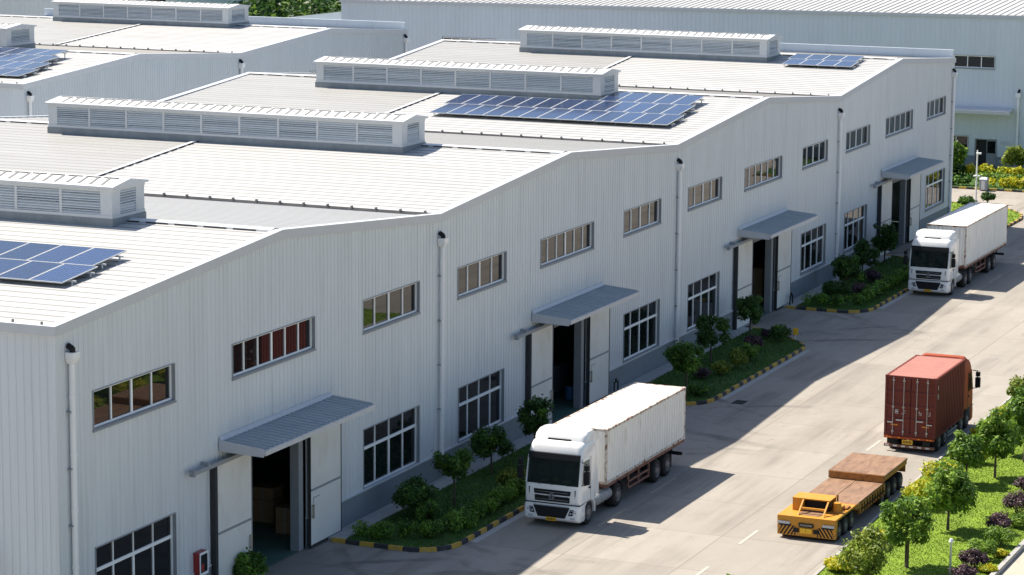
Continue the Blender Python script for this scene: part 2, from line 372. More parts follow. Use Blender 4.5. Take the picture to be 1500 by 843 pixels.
def roof_bay(root, i, V, Rg, zv, zr, y0, y1, yj, first):
    """one double pitch: front slope, ridge, back slope; gutter at its front valley"""
    xa = V[i] if first else V[i]+.42; za = zv[i]+.02
    xr, zz = Rg[i], zr[i]+.02; xb = V[i+1]-.42; zb = zv[i+1]+.02
    def prof(x0, z0, x1, z1, base):
        L = math.hypot(x1-x0, z1-z0); n = int(L/.62); pts = []; mis = []
        for k in range(n+1):
            s = k/n; x = x0+(x1-x0)*s; z = z0+(z1-z0)*s; w_ = .042
            if 0 < k < n:
                d = (x1-x0)/L*w_; dz = (z1-z0)/L*w_
                pts += [(x-d, z-dz), (x-d*.6, z-dz+.016), (x+d*.6, z+dz+.016), (x+d, z+dz)]; mis += [2, 2, 2, base]
            else:
                pts.append((x, z)); mis.append(base)
        return pts, mis[:-1]
    b = MB()
    pts, mis = prof(xa, za, xr, zz, 0)
    b.extr(pts, y0+.28, yj, mis); b.extr(pts, yj, y1, [1 if m == 0 else m for m in mis])
    pts2, mis2 = prof(xr, zz, xb, zb, 3); b.extr(pts2, y0+.28, y1, mis2)
    ro = b.build('roof', [mRoofW, mRoofG, mSeam, mRoofB], root, fix=False)
    # ridge cap with dark foam closures showing as dashes
    rc = MB(); h = .07
    rc.extr([(xr-.32, zz-.01), (xr-.30, zz+.05), (xr, zz+.09), (xr+.30, zz+.05), (xr+.32, zz-.01)], y0+.26, y1)
    y = y0+.9
    while y < y1-1:
        rc.box(xr-.345, y, zz-.015, xr-.30, y+.95, zz+.03, 1); y += 1.25
    rc.build('ridge_cap', [mTrim, mGap], ro)
    # joint strip down the slope
    js = MB(); sl_ = (zz-za)/(xr-xa)
    js.hexa([(xa, yj-.12, za+.02), (xr-.3, yj-.12, zz-.3*sl_+.02), (xr-.3, yj+.12, zz-.3*sl_+.02), (xa, yj+.12, za+.02)],
            [(xa, yj-.10, za+.07), (xr-.3, yj-.10, zz-.3*sl_+.07), (xr-.3, yj+.10, zz-.3*sl_+.07), (xa, yj+.10, za+.07)])
    x = xa+.3
    while x < xr-.8:
        js.hexa([(x, yj-.16, za+(x-xa)*sl_+.02), (x+.5, yj-.16, za+(x+.5-xa)*sl_+.02), (x+.5, yj-.121, za+(x+.5-xa)*sl_+.02), (x, yj-.121, za+(x-xa)*sl_+.02)],
                [(x, yj-.16, za+(x-xa)*sl_+.06), (x+.5, yj-.16, za+(x+.5-xa)*sl_+.06), (x+.5, yj-.121, za+(x+.5-xa)*sl_+.06), (x, yj-.121, za+(x-xa)*sl_+.06)], 1)
        x += .8
    js.build('joint_strip', [mTrim, mGap], ro)
    # verge flashing on the gable edge
    a0 = V[i]; a1 = V[i+1]; dz0, dz1 = -.27, .075
    for (ya, yb) in ((y0-.09, y0+.30), (y1-.3, y1+.09)):
        vf = MB()
        for (p, zp, q, zq) in ((a0, zv[i], xr, zr[i]), (xr, zr[i], a1, zv[i+1])):
            vf.hexa([(p, ya, zp+dz0), (q, ya, zq+dz0), (q, yb, zq+dz0), (p, yb, zp+dz0)], [(p, ya, zp+dz1), (q, ya, zq+dz1), (q, yb, zq+dz1), (p, yb, zp+dz1)])
        vf.build('verge_flashing', mVerge, ro, fix=False)
    g = MB()
    if first:
        g.box(xa-.16, y0-.088, za-.26, xa-.003, y1, za+.05)
        y = y0+.5
        while y < y1: g.box(xa+.02, y, za+.02, xa+.10, y+.05, za+.14, 1); y += 1.1
        g.build('eave_flashing', [mVerge, mGut], ro)
    else:
        g.quad((V[i]-.42, y0+.3, za-.24), (xa, y0+.3, za-.24), (xa, y1, za-.24), (V[i]-.42, y1, za-.24), 1)
        g.quad((V[i]-.42, y0+.3, za-.24), (V[i]-.42, y1, za-.24), (V[i]-.42, y1, zv[i]+.02), (V[i]-.42, y0+.3, zv[i]+.02), 1)
        g.box(xa-.04, y0+.4, za-.235, xa+.02, y1-.4, za-.03)
        y = y0+.8
        while y < y1-.6:
            g.box(xa-.12, y, za-.08, xa+.05, y+.05, za+.09, 0); y += 1.15
        g.build('gutter', [mGut, mRoofG], ro, fix=False)
    return ro

def ventilator(root, x0, x1, y0, y1, zr, seed=0):
    """long louvred roof ventilator; zr = roof height under its front face"""
    rnd = random.Random(seed)
    zb, zt = zr+.36, zr+1.42
    b = MB()
    b.box(x0+.12, y0+.12, zr-.2, x1-.12, y1-.12, zt)                      # inner body
    b.box(x0-.02, y0-.02, zb-.06, x1+.02, y1+.02, zb+.06)                 # bottom rail
    b.box(x0-.02, y0-.02, zt-.10, x1+.02, y1+.02, zt+.02)                 # top rail
    n = max(2, round((y1-y0-.5)/2.08)); d = (y1-y0-.5)/n
    ys = [y0+.25+k*d for k in range(n+1)]
    for k, y in enumerate(ys):
        h = .25 if k in (0, n) else .055
        for xx in (x0, x1-.12): b.box(xx, max(y0, y-h), zb+.06, xx+.12, min(y1, y+h), zt-.10)
    for (a, c) in ((x0+.12, x0+.60), (x1-.60, x1-.12)):
        b.box(a, y0+.002, zb+.06, c, y0+.12, zt-.10)
    v = b.build('roof_ventilator', mTrim, root, fix=False)
    MB().box(x0-.05, y0-.05, zr-.25, x1+.05, y1+.05, zb-.062).build('curb', mCurb, v, fix=False)
    c = MB(); xm = (x0+x1)/2; o = .13
    c.extr([(x0-o, zt+.025), (x0-o, zt+.10), (xm, zt+.30), (x1+o, zt+.10), (x1+o, zt+.025)], y0-o, y1+o, closed=True)
    y = y0+.45
    while y < y1-.3:
        k = .16
        for (xa, xb) in ((x0+.12, xm-.12),):
            za = zt+.10+(xa-x0+o)/(xm-x0+o)*.20; z2 = zt+.10+(xb-x0+o)/(xm-x0+o)*.20
            dy = rnd.uniform(.10, .2)
            c.hexa([(xa, y, za+.002), (xb, y+dy, z2+.002), (xb, y+dy+.10, z2+.002), (xa, y+.10, za+.002)], [(xa, y, za+.02), (xb, y+dy, z2+.02), (xb, y+dy+.10, z2+.02), (xa, y+.10, za+.02)], 1)
        y += .52
    za = zt+.30
    y = y0+.3
    while y < y1-.6: c.box(xm-.20, y, za-.05, xm-.12, y+.62, za+.0, 2); y += .8
    c.build('cap', [mTrim, mSeam, mGap], v)
    def blades(P):
        m = MB(); nb = 9; hgt = zt-.16-zb
        for q in range(nb):
            z = zb+.09+hgt*q/nb; w1 = rnd.uniform(-.012, .012)
            m.hexa(P(.075, z+.050+w1, z+.066+w1), P(.012, z-.020-w1, z+.006-w1))
        return m
    for k in range(n):
        a, e = ys[k]+(.25 if k == 0 else .055), ys[k+1]-(.25 if k == n-1 else .055)
        blades(lambda dd, za_, zb_: [(x0+dd, a, za_), (x0+dd, e, za_), (x0+dd, e, zb_), (x0+dd, a, zb_)]).build('louver_panel', mLouv, v)
    a, e = x0+.60, x1-.60
    blades(lambda dd, za_, zb_: [(a, y0+dd, za_), (e, y0+dd, za_), (e, y0+dd, zb_), (a, y0+dd, zb_)]).build('louver_panel', mLouv, v)
    MB().box(x0+.105, y0+.105, zb+.06, x1-.105, y1-.105, zt-.10).build('backing', mGap, v, fix=False)
    return v

def downspout(root, x, ztop, zbot, plane=0, axis='x', sgn=-1):
    off = plane+sgn*.15
    P = (lambda a, d, z: (a, off+d, z)) if axis == 'x' else (lambda a, d, z: (off+d, a, z))
    b = MB(); b.tube(P(x, 0, zbot), P(x, 0, ztop-.3), .105, 12)
    b.tube(P(x, 0, zbot), P(x, sgn*.12, zbot-.18), .105, 12)
    z = zbot+1.2
    while z < ztop-.8: b.tube(P(x, 0, z-.05), P(x, 0, z+.05), .122, 12); z += 1.9
    o = b.build('downspout', mPipe, root, smooth=40)
    h = MB()
    if axis == 'x': h.hexa([(x-.12, off-.12, ztop-.32), (x+.12, off-.12, ztop-.32), (x+.12, off+.12, ztop-.32), (x-.12, off+.12, ztop-.32)],
                           [(x-.2, off-.19, ztop-.14), (x+.2, off-.19, ztop-.14), (x+.2, off+.13, ztop-.14), (x-.2, off+.13, ztop-.14)]); h.box(x-.2, off-.19, ztop-.139, x+.2, off+.13, ztop+.06)
    else: h.box(off-.19, x-.2, ztop-.3, off+.13, x+.2, ztop+.06)
    h.build('hopper', mPipe, o)
    e = MB(); e.tube(P(x-.03, .12, ztop+.27), P(x-.03, -.05, ztop+.17), .10, 10); e.tube(P(x-.03, -.05, ztop+.2), P(x-.03, -.05, ztop+.02), .10, 10)
    e.build('outlet_bend', mBlk, o, smooth=40)
    cl = MB(); z = zbot+.7
    while z < ztop-.6:
        q0 = P(x-.17, -.02, z-.02); q1 = P(x+.125, .128, z+.02); cl.box(*[min(a, b_) for a, b_ in zip(q0, q1)], *[max(a, b_) for a, b_ in zip(q0, q1)]); z += 1.9
    build_each(cl, 'pipe_clamp', mJamb, o)

# ------------------------------------------------------------------ the warehouse along the yard
V = [-.75, 28.55, 57.65, 86.95, 115.35]; RG = [14.6, 43.05, 72.75, 101.1]
ZV = [11.47, 11.40, 11.33, 11.32, 11.58]; ZR = [12.57, 12.46, 12.46, 12.57]
DEP = 33.4
wh = thing('warehouse', 'long pale grey steel warehouse with four shallow gables facing the yard', 'warehouse')
gf = gable_fn(V, RG, ZV, ZR)
UW = [(1.44, 6.68, 7.71, 8.98, 4), (10.82, 17.2, 7.72, 8.93, 6), (21.38, 26.57, 7.63, 8.89, 4), (30.46, 35.6, 7.61, 8.88, 4), (39.62, 46.13, 7.63, 8.86, 6), (50.18, 55.41, 7.65, 8.85, 4),
      (59.58, 64.9, 7.76, 8.9, 4), (68.88, 75.55, 7.7, 8.9, 6), (79.57, 84.6, 7.72, 8.92, 4), (88.57, 93.86, 7.76, 8.95, 4), (97.7, 104.25, 7.78, 8.98, 5), (108.05, 113.03, 7.96, 9.13, 4)]
LW = [(1.42, 6.62, 1.24, 3.66), (21.4, 26.58, 1.22, 3.65), (30.58, 35.43, 1.24, 3.63), (50.38, 55.44, 1.28, 3.66), (59.76, 64.8, 1.28, 3.72), (79.72, 84.66, 1.4, 3.78), (88.72, 93.66, 1.45, 3.87), (108.35, 113.45, 1.62, 4.0)]
BX = [0, 28.85, 58.1, 87.1]
holes = [(a, b, c, d) for a, b, c, d, n in UW] + LW + [(x+11.7, x+16.45, -1, 4.5) for x in BX]
mb = MB(); rib_wall(mb, V[0], V[4], 1.16, gf, holes, 0)
# strips beside the doors below the plinth line carry on down as wall
mb.build('gable_wall', mWall, wh, fix=False)
mb = MB()
rib_wall(mb, 0, DEP, 0, 11.45, [(2.45, 3.6, 7.68, 8.9), (2.5, 4.0, 2.6, 3.66)], V[0], -1, 'y'); mb.build('side_wall', mWall, wh, fix=False)
MB().quad((V[0], DEP, 0), (V[4], DEP, 0), (V[4], DEP, 11.4), (V[0], DEP, 11.4)).quad((V[4], 0, 0), (V[4], DEP, 0), (V[4], DEP, 11.6), (V[4], 0, 11.6)).build('rear_wall', mWall, wh, fix=False)
mb = MB()
xs = [V[0]] + [q for x in BX for q in (x+11.7, x+16.45)] + [V[4]]
for a, b in zip(xs[::2], xs[1::2]):
    mb.box(a, -.05, -.05, b, .02, 1.16); mb.box(a, -.075, 1.162, b, .02, 1.225, 1)
mb.build('plinth', [mPlinth, mWall], wh, fix=False)
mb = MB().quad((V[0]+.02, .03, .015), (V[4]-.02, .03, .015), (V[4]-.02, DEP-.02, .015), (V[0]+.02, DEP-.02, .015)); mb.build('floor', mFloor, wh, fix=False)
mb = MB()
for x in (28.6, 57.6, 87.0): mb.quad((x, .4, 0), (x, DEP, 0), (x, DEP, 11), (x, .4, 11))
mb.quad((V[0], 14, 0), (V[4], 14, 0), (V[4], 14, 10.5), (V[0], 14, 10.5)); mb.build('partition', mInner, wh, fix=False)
for i, (a, b, c, d, n) in enumerate(UW): window(wh, a, b, c, d, n, seed=i)
for i, (a, b, c, d) in enumerate(LW): window(wh, a, b, c, d, 4, .66, seed=40+i)
window(wh, 2.45, 3.6, 7.68, 8.9, 2, None, V[0], -1, 'y', seed=71); window(wh, 2.5, 4.0, 2.6, 3.66, 2, None, V[0], -1, 'y', seed=72)
for i in range(4): roof_bay(wh, i, V, RG, ZV, ZR, 0, DEP, (18.6, 18.6, 18.8, 17.8)[i], i == 0)
for i, (a, b, y0, y1) in enumerate(((13.25, 15.6, 6.45, 27), (40.7, 43.2, 7.55, 27), (69.3, 72.0, 8.8, 26.9), (97.9, 100.8, 8.3, 26))):
    ventilator(wh, a, b, y0, y1, gf(a)+.02, i)
for x, zb in zip((-.02, 28.56, 57.82, 86.8, 114.75), (.3, .55, .35, .3, .3)): downspout(wh, x, gf(x)-1.0, zb)
mb = MB()
mb.box(115.2, .12, 11.3, 115.34, DEP-.12, 12.15); mb.box(115.16, .08, 12.152, 115.38, DEP-.08, 12.22)
y = 3
while y < DEP: mb.box(115.17, y, 11.4, 115.198, y+.04, 12.14); y += 3.2
mb.build('parapet', mWallB, wh, fix=False)
for i, x in enumerate(BX):
    o = x
    # jambs and posts
    MB().box(x+9.04, -.26, 0, x+9.2, -.054, 4.85).build('door_stop', mGap, wh, fix=False)
    MB().box(x+15.85, -.02, .02, x+16.2, .35, 4.5).build('door_post', mJamb, wh, fix=False)
    MB().box(x+11.7, .0, .02, x+11.85, .3, 4.5).build('door_post', mJamb, wh, fix=False)
    MB().box(x+11.7, 0, 4.502, x+16.45, .3, 4.72).build('door_header', mJamb, wh, fix=False)
    tr = MB().box(x+7.45, -.36, 4.86, x+20.4, -.20, 5.0).box(x+7.35, -.38, 4.82, x+7.45, -.18, 5.06)
    for q in (8.4, 10.5, 12.5, 14.5, 16.5, 18.6): tr.box(x+q, -.36, 5.002, x+q+.1, -.03, 5.12)
    tr.build('door_track', mJamb, wh, fix=False)
    for (a, b, zt, yo) in ((9.22, 11.72, 4.84, -.24), (16.4, 18.95, 4.62, -.24)):
        d = MB().box(x+a, yo, .14, x+b, yo+.08, zt).build('sliding_door', mDoor, wh, bevel=.008)
        MB().box(x+a+.02, yo-.03, 2.27, x+b-.02, yo-.001, 2.35).build('mid_rail', mJamb, d)
        MB().box(x+a-.03, yo-.02, .05, x+a-.002, yo+.09, zt).box(x+b+.002, yo-.02, .05, x+b+.03, yo+.09, zt).box(x+a, yo-.015, .04, x+b, yo+.07, .137).build('edge_strip', mGap if a > 15 else mJamb, d)
        hx = b-.16 if a < 15 else a+.12
        h = MB().box(x+hx-.04, yo-.10, 1.2, x+hx+.04, yo-.05, 1.75).box(x+hx-.03, yo-.06, 1.22, x+hx+.03, yo-.002, 1.3).box(x+hx-.03, yo-.06, 1.65, x+hx+.03, yo-.002, 1.73)
        h.build('door_handle', mYelLine, d)
        if a > 15:   # small wicket outline on the right leaf
            MB().box(x+a+.2, yo-.012, 1.75, x+a+.24, yo-.001, 2.0).box(x+a+.24, yo-.012, 1.97, x+a+.75, yo-.001, 2.0).build('latch_bar', mJamb, d)
    c = MB()
    x0, x1, yf = x+9.75, x+18.5, -1.85
    n = int((x1-x0)/.36); prof = []
    for k in range(n):
        a = x0+(x1-x0)*k/n; s = (x1-x0)/n
        prof += [(a, 0), (a+s*.70, 0), (a+s*.74, .045), (a+s*.94, .045)]
    prof.append((x1, 0))
    for (a, h), (b, g2) in zip(prof[:-1], prof[1:]):
        c.quad((a, -.03, 5.58+h), (b, -.03, 5.58+g2), (b, yf, 5.43+g2), (a, yf, 5.43+h))
    c.quad((x0, -.03, 5.5), (x1, -.03, 5.5), (x1, yf, 5.35), (x0, yf, 5.35))
    cn = c.build('canopy', mCanopy, wh, fix=False)
    fa = MB()
    fa.hexa([(x0-.04, -.03, 5.24), (x0-.003, -.03, 5.24), (x0-.003, yf, 5.18), (x0-.04, yf, 5.18)], [(x0-.04, -.03, 5.65), (x0-.003, -.03, 5.65), (x0-.003, yf, 5.49), (x0-.04, yf, 5.49)])
    fa.hexa([(x1+.003, -.03, 5.24), (x1+.04, -.03, 5.24), (x1+.04, yf, 5.18), (x1+.003, yf, 5.18)], [(x1+.003, -.03, 5.65), (x1+.04, -.03, 5.65), (x1+.04, yf, 5.49), (x1+.003, yf, 5.49)])
    fa.box(x0-.04, yf-.1, 5.25, x1+.04, yf-.002, 5.40); fa.box(x0-.04, yf-.13, 5.402, x1+.04, yf-.002, 5.44)
    fa.build('fascia', mVerge, cn, fix=False)
    MB().hexa([(x0, -.12, 5.60), (x1, -.12, 5.60), (x1, -.026, 5.61), (x0, -.026, 5.61)], [(x0, -.05, 5.74), (x1, -.05, 5.74), (x1, -.026, 5.76), (x0, -.026, 5.76)]).build('wall_flashing', mVerge, cn)
    sp = MB()
    for q in (.02, .35, .65, .98): 
        xx = x0+(x1-x0)*q; sp.hexa([(xx-.03, -.03, 5.2), (xx+.03, -.03, 5.2), (xx+.03, yf, 5.2), (xx-.03, yf, 5.2)], [(xx-.03, -.03, 5.49), (xx+.03, -.03, 5.49), (xx+.03, yf, 5.345), (xx-.03, yf, 5.345)])
    build_each(sp, 'bracket', mJamb, cn)

# ------------------------------------------------------------------ solar arrays
def panel_mat():
    m = bpy.data.materials.new('solar cells'); m.use_nodes = True; t = m.node_tree; n = t.nodes; L = t.links; b = n['Principled BSDF']
    tc = n.new('ShaderNodeTexCoord'); br = n.new('ShaderNodeTexBrick'); br.offset = 0
    L.new(tc.outputs['Object'], br.inputs[0]); br.inputs['Scale'].default_value = 1
    br.inputs['Brick Width'].default_value = .21; br.inputs['Row Height'].default_value = .155; br.inputs['Mortar Size'].default_value = .007
    br.inputs['Color1'].default_value = (.008, .019, .060, 1); br.inputs['Color2'].default_value = (.011, .026, .082, 1); br.inputs['Mortar'].default_value = (.09, .13, .24, 1)
    oi = n.new('ShaderNodeObjectInfo'); hv = n.new('ShaderNodeHueSaturation'); mr = n.new('ShaderNodeMapRange')
    L.new(oi.outputs['Random'], mr.inputs[0]); mr.inputs[3].default_value = .75; mr.inputs[4].default_value = 1.35
    L.new(mr.outputs[0], hv.inputs['Value']); L.new(br.outputs[0], hv.inputs['Color'])
    L.new(hv.outputs[0], b.inputs['Base Color']); b.inputs['Roughness'].default_value = .12; b.inputs['IOR'].default_value = 1.33
    return m
mCell = panel_mat()
def solar(label, x0, wx, blocks, yw, zfn, tilt=R(7.0)):
    """blocks: (row, y_start, count); panels rise towards +x"""
    t = thing('solar_array', label, 'solar panels', (x0, blocks[0][1], zfn(x0)+.19), 0, 'solar arrays on the roofs')
    me = None; ct, st = math.cos(tilt), math.sin(tilt)
    rl = MB(); lg = MB()
    for (row, ys, cnt) in blocks:
        lx = row*wx*ct; lz = row*wx*st*.8
        for k in range(cnt):
            if me is None:
                b = MB(); fr = .02
                b.quad((fr, fr, .036), (wx-.04-fr, fr, .036), (wx-.04-fr, yw-.03-fr, .036), (fr, yw-.03-fr, .036))
                W_, H_ = wx-.04, yw-.03
                for q in ((0, 0, W_, fr), (0, H_-fr, W_, H_), (0, fr, fr, H_-fr), (W_-fr, fr, W_, H_-fr)): b.box(q[0], q[1], 0, q[2], q[3], .042, 1)
                b.quad((fr, fr, .004), (W_-fr, fr, .004), (W_-fr, H_-fr, .004), (fr, H_-fr, .004), 1)
                o = b.build('solar_panel', [mCell, mTrim], t, fix=False); me = o
            else:
                o = me.copy(); COL.objects.link(o); o.parent = t
            o.location = (lx, ys-blocks[0][1]+k*yw, lz); o.rotation_euler = (0, -tilt*(.8 if row else .8), 0)
        ya = ys-blocks[0][1]; yb = ya+cnt*yw
        for q in (.25, .75):
            xx = lx+q*wx; zz = lz+q*wx*st*.8
            rl.box(xx-.03, ya-.18, zz-.09, xx+.03, yb+.1, zz-.03)
            y = ya-.05
            while y < yb:
                lg.box(xx-.025, y, zfn(x0+xx)-zfn(x0)-.19-.02, xx+.025, y+.05, zz-.09); y += yw*1.0
        lg.box(lx+.03, ya-.5, lz+.0-.24, lx+.06, ya+.02, lz-.21)
    build_each(rl, 'mounting_rail', mTrim, t); build_each(lg, 'support_leg', mTrim, t)
    return t
solar('dark blue solar array on the nearest roof bay, cut by the picture edge', 4.0, 2.35, [(0, 2.75, 4), (1, 3.0, 4)], 1.36, gf)
solar('long blue solar array on the second roof bay with a short third row', 62.1, 2.75, [(0, 2.15, 13), (1, 2.5, 13), (2, 2.9, 5)], 1.08, gf)
solar('small blue solar array of eight panels on the farthest warehouse roof bay', 96.4, 1.95, [(0, 2.1, 4), (1, 2.3, 4)], 1.17, gf)

# ------------------------------------------------------------------ second warehouse behind, to the left
BY = 46.7; BD = 34
VB = [68.3, 95.7, 123.2]; RB = [82.0, 109.8]; ZVB = [11.55, 11.5, 11.4]; ZRB = [12.42, 12.36]
wb = thing('warehouse', 'twin gabled grey warehouse standing behind the long one, nearer the woods', 'warehouse', (0, 0, 0))
gb = gable_fn(VB, RB, ZVB, ZRB)
hb = [(70.2, 71.6, 7.9, 9.3), (98.6, 103.5, 7.9, 9.4), (106.5, 110, 7.9, 9.4)]
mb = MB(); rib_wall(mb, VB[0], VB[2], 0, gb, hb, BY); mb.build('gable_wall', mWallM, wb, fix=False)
mb = MB(); rib_wall(mb, BY, BY+BD, 0, 11.5, [], VB[0], -1, 'y'); mb.build('side_wall', mWallB, wb, fix=False)
MB().quad((VB[0], BY+BD, 0), (VB[2], BY+BD, 0), (VB[2], BY+BD, 11.4), (VB[0], BY+BD, 11.4)).quad((VB[2], BY, 0), (VB[2], BY+BD, 0), (VB[2], BY+BD, 11.4), (VB[2], BY, 11.4)).build('rear_wall', mWall, wb, fix=False)
for i in range(2): roof_bay(wb, i, VB, RB, ZVB, ZRB, BY, BY+BD, BY+15.5, i == 0)
ventilator(wb, 81.0, 84.4, 56.4, 72, gb(81.0)+.02, 11); ventilator(wb, 108.2, 111.4, 54.6, 70.2, gb(108.2)+.02, 12)
for x in (68.76, 95.7, 122.74): downspout(wb, x, 10.8, .3, BY)
for i, (a, b, c, d) in enumerate(hb): window(wb, a, b, c, d, 4, None, BY, seed=90+i)
mb = MB(); mb.box(123.02, BY+.12, 11.2, 123.18, BY+BD, 12.0); mb.box(122.98, BY+.1, 12.002, 123.22, BY+BD, 12.07)
y = BY+3
while y < BY+BD: mb.box(122.99, y, 11.3, 123.018, y+.05, 11.99); y += 3.2
mb.build('parapet', mWallB, wb, fix=False)
def gB(x): return gb(x)
solar('solar array in front of the ventilator on the second warehouse at left', 70.2, 2.3, [(0, 48.3, 8), (1, 48.8, 8), (2, 49.6, 8), (3, 50.4, 8)], 1.3, gB)

# ------------------------------------------------------------------ third warehouse across the far end
CX = 147.1
wc = thing('warehouse', 'tall blue grey warehouse closing the far end of the yard', 'warehouse')
hc = [(7.9, 4.6, 0, 0)]
hC = [(4.6, 11.5, 8.25, 9.25), (49.4, 54.6, 8.2, 9.0), (4.25, 5.95, .25, 2.35), (6.6, 8.7, 1.3, 2.6)]
def ctop(y): return 12.62 - (y-2.3)*.0098
ctop.breaks = []
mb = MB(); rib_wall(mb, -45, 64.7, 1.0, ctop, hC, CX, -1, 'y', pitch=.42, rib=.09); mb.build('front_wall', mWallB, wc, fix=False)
MB().box(CX-.06, 5.95, 0, CX+.02, 64.7, 1.0).box(CX-.06, -45, 0, CX+.02, 4.25, 1.0).build('plinth', mPlinth, wc, fix=False)
MB().quad((CX, 64.7, 0), (CX+75, 64.7, 0), (CX+75, 64.7, 12.1), (CX, 64.7, 12.1)).build('side_wall', mWallB, wc, fix=False)
b = MB(); nb = 180
for k in range(nb):
    y0 = -45+109.7*k/nb; y1 = -45+109.7*(k+1)/nb
    for (ya, yb, h0, h1, mi) in ((y0, y1-.09, 0, 0, 0), (y1-.09, y1-.06, 0, .05, 1), (y1-.06, y1-.03, .05, .05, 0), (y1-.03, y1, .05, 0, 1)):
        b.quad((CX-.1, ya, ctop(ya)+.05+h0), (CX+34, ya, ctop(ya)+2.0+h0), (CX+34, yb, ctop(yb)+2.0+h1), (CX-.1, yb, ctop(yb)+.05+h1), mi)
b.quad((CX+34, -45, 15.1), (CX+75, -45, 12.5), (CX+75, 64.7, 12.0), (CX+34, 64.7, 14.0), 2)
rf = b.build('roof', [mRoofW, mSeam, mRoofB], wc, fix=False)
MB().hexa([(CX-.16, -45, ctop(-45)-.2), (CX-.1, -45, ctop(-45)-.2), (CX-.1, 64.8, ctop(64.8)-.2), (CX-.16, 64.8, ctop(64.8)-.2)],
          [(CX-.16, -45, ctop(-45)+.06), (CX-.1, -45, ctop(-45)+.06), (CX-.1, 64.8, ctop(64.8)+.06), (CX-.16, 64.8, ctop(64.8)+.06)]).build('eave_flashing', mVerge, rf)
window(wc, 4.6, 11.5, 8.25, 9.25, 6, None, CX, -1, 'y', seed=100); window(wc, 49.4, 54.6, 8.2, 9.0, 6, None, CX, -1, 'y', seed=101)
window(wc, 6.6, 8.7, 1.3, 2.6, 2, None, CX, -1, 'y', seed=102)
d = MB().box(CX+.06, 4.25, .25, CX+.12, 5.05, 2.35).build('door', mJamb, wc); MB().box(CX+.03, 4.32, 1.25, CX+.058, 4.98, 2.25).build('pane', mGlass, d)
MB().quad((CX+.5, 5.05, .1), (CX+.5, 5.95, .1), (CX+.5, 5.95, 2.4), (CX+.5, 5.05, 2.4)).build('doorway', mGap, wc)
MB().box(CX-.04, 4.17, .2, CX+.13, 4.25, 2.43).box(CX-.04, 5.95, .2, CX+.13, 6.03, 2.43).box(CX-.04, 4.25, 2.35, CX+.13, 5.95, 2.43).build('door_frame', mJamb, wc)
c = MB(); c.hexa([(CX-1.5, 2.9, 4.74), (CX-.02, 2.9, 4.9), (CX-.02, 11.5, 4.9), (CX-1.5, 11.5, 4.74)], [(CX-1.5, 2.9, 4.86), (CX-.02, 2.9, 5.05), (CX-.02, 11.5, 5.05), (CX-1.5, 11.5, 4.86)])
cn = c.build('canopy', mVerge, wc)
MB().box(CX-1.56, 2.85, 4.62, CX-1.503, 11.55, 4.9).build('fascia', mVerge, cn)
downspout(wc, 2.5, 6.3, .2, CX, 'y', -1)
MB().box(CX-.05, 3.0, 2.05, CX-.03, 3.9, 2.3).build('wall_plate', mVerge, wc)
solar('distant strip of dark solar panels on the far warehouse roof', 156.5, 2.0, [(0, 44.5, 5)], 1.4, lambda x: ctop(45)+.05+(x-CX)/34*1.95)

# far buildings at the left
wd = thing('factory_building', 'pale blue far building filling the top left corner', 'building')
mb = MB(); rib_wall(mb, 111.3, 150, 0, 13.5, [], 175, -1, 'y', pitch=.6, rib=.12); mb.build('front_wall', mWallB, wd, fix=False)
MB().quad((175, 111.3, 0), (215, 111.3, 0), (215, 111.3, 13.5), (175, 111.3, 13.5)).build('side_wall', mWallB, wd, fix=False)
MB().quad((174.7, 111, 13.5), (215, 111, 14.5), (215, 150, 14.5), (174.7, 150, 13.5)).build('roof', mRoofW, wd, fix=False)
mPale = pm('pale green render', (.66, .76, .70), .7, var=.08, vs=.3)
we = thing('factory_building', 'pale green low building glimpsed between the roof ventilator and the trees', 'building')
MB().box(186, 104.8, 0, 200, 118.3, 12).build('wall', mPale, we, fix=False)
MB().box(185.7, 104.5, 12.002, 200.3, 118.6, 12.4).build('roof', mTrim, we, fix=False)
for k in range(3):
    y = 106+k*3.4; MB().box(185.9, y, 8.4, 185.985, y+2.2, 9.2).build('window', mGlass, we, fix=False)
ws = thing('low_shed', 'low pale shed between the far warehouse and the woods', 'shed')
MB().quad((138, 75, 0), (215, 75, 0), (215, 75, 9.0), (138, 75, 9.72)).quad((138, 75, 0), (138, 80, 0), (138, 80, 8.6), (138, 75, 9.72)).build('wall', mWallB, ws, fix=False)
MB().quad((137.8, 74.8, 9.75), (215, 74.8, 9.03), (215, 80, 7.9), (137.8, 80, 8.6)).build('roof', mRoofG, ws, fix=False)
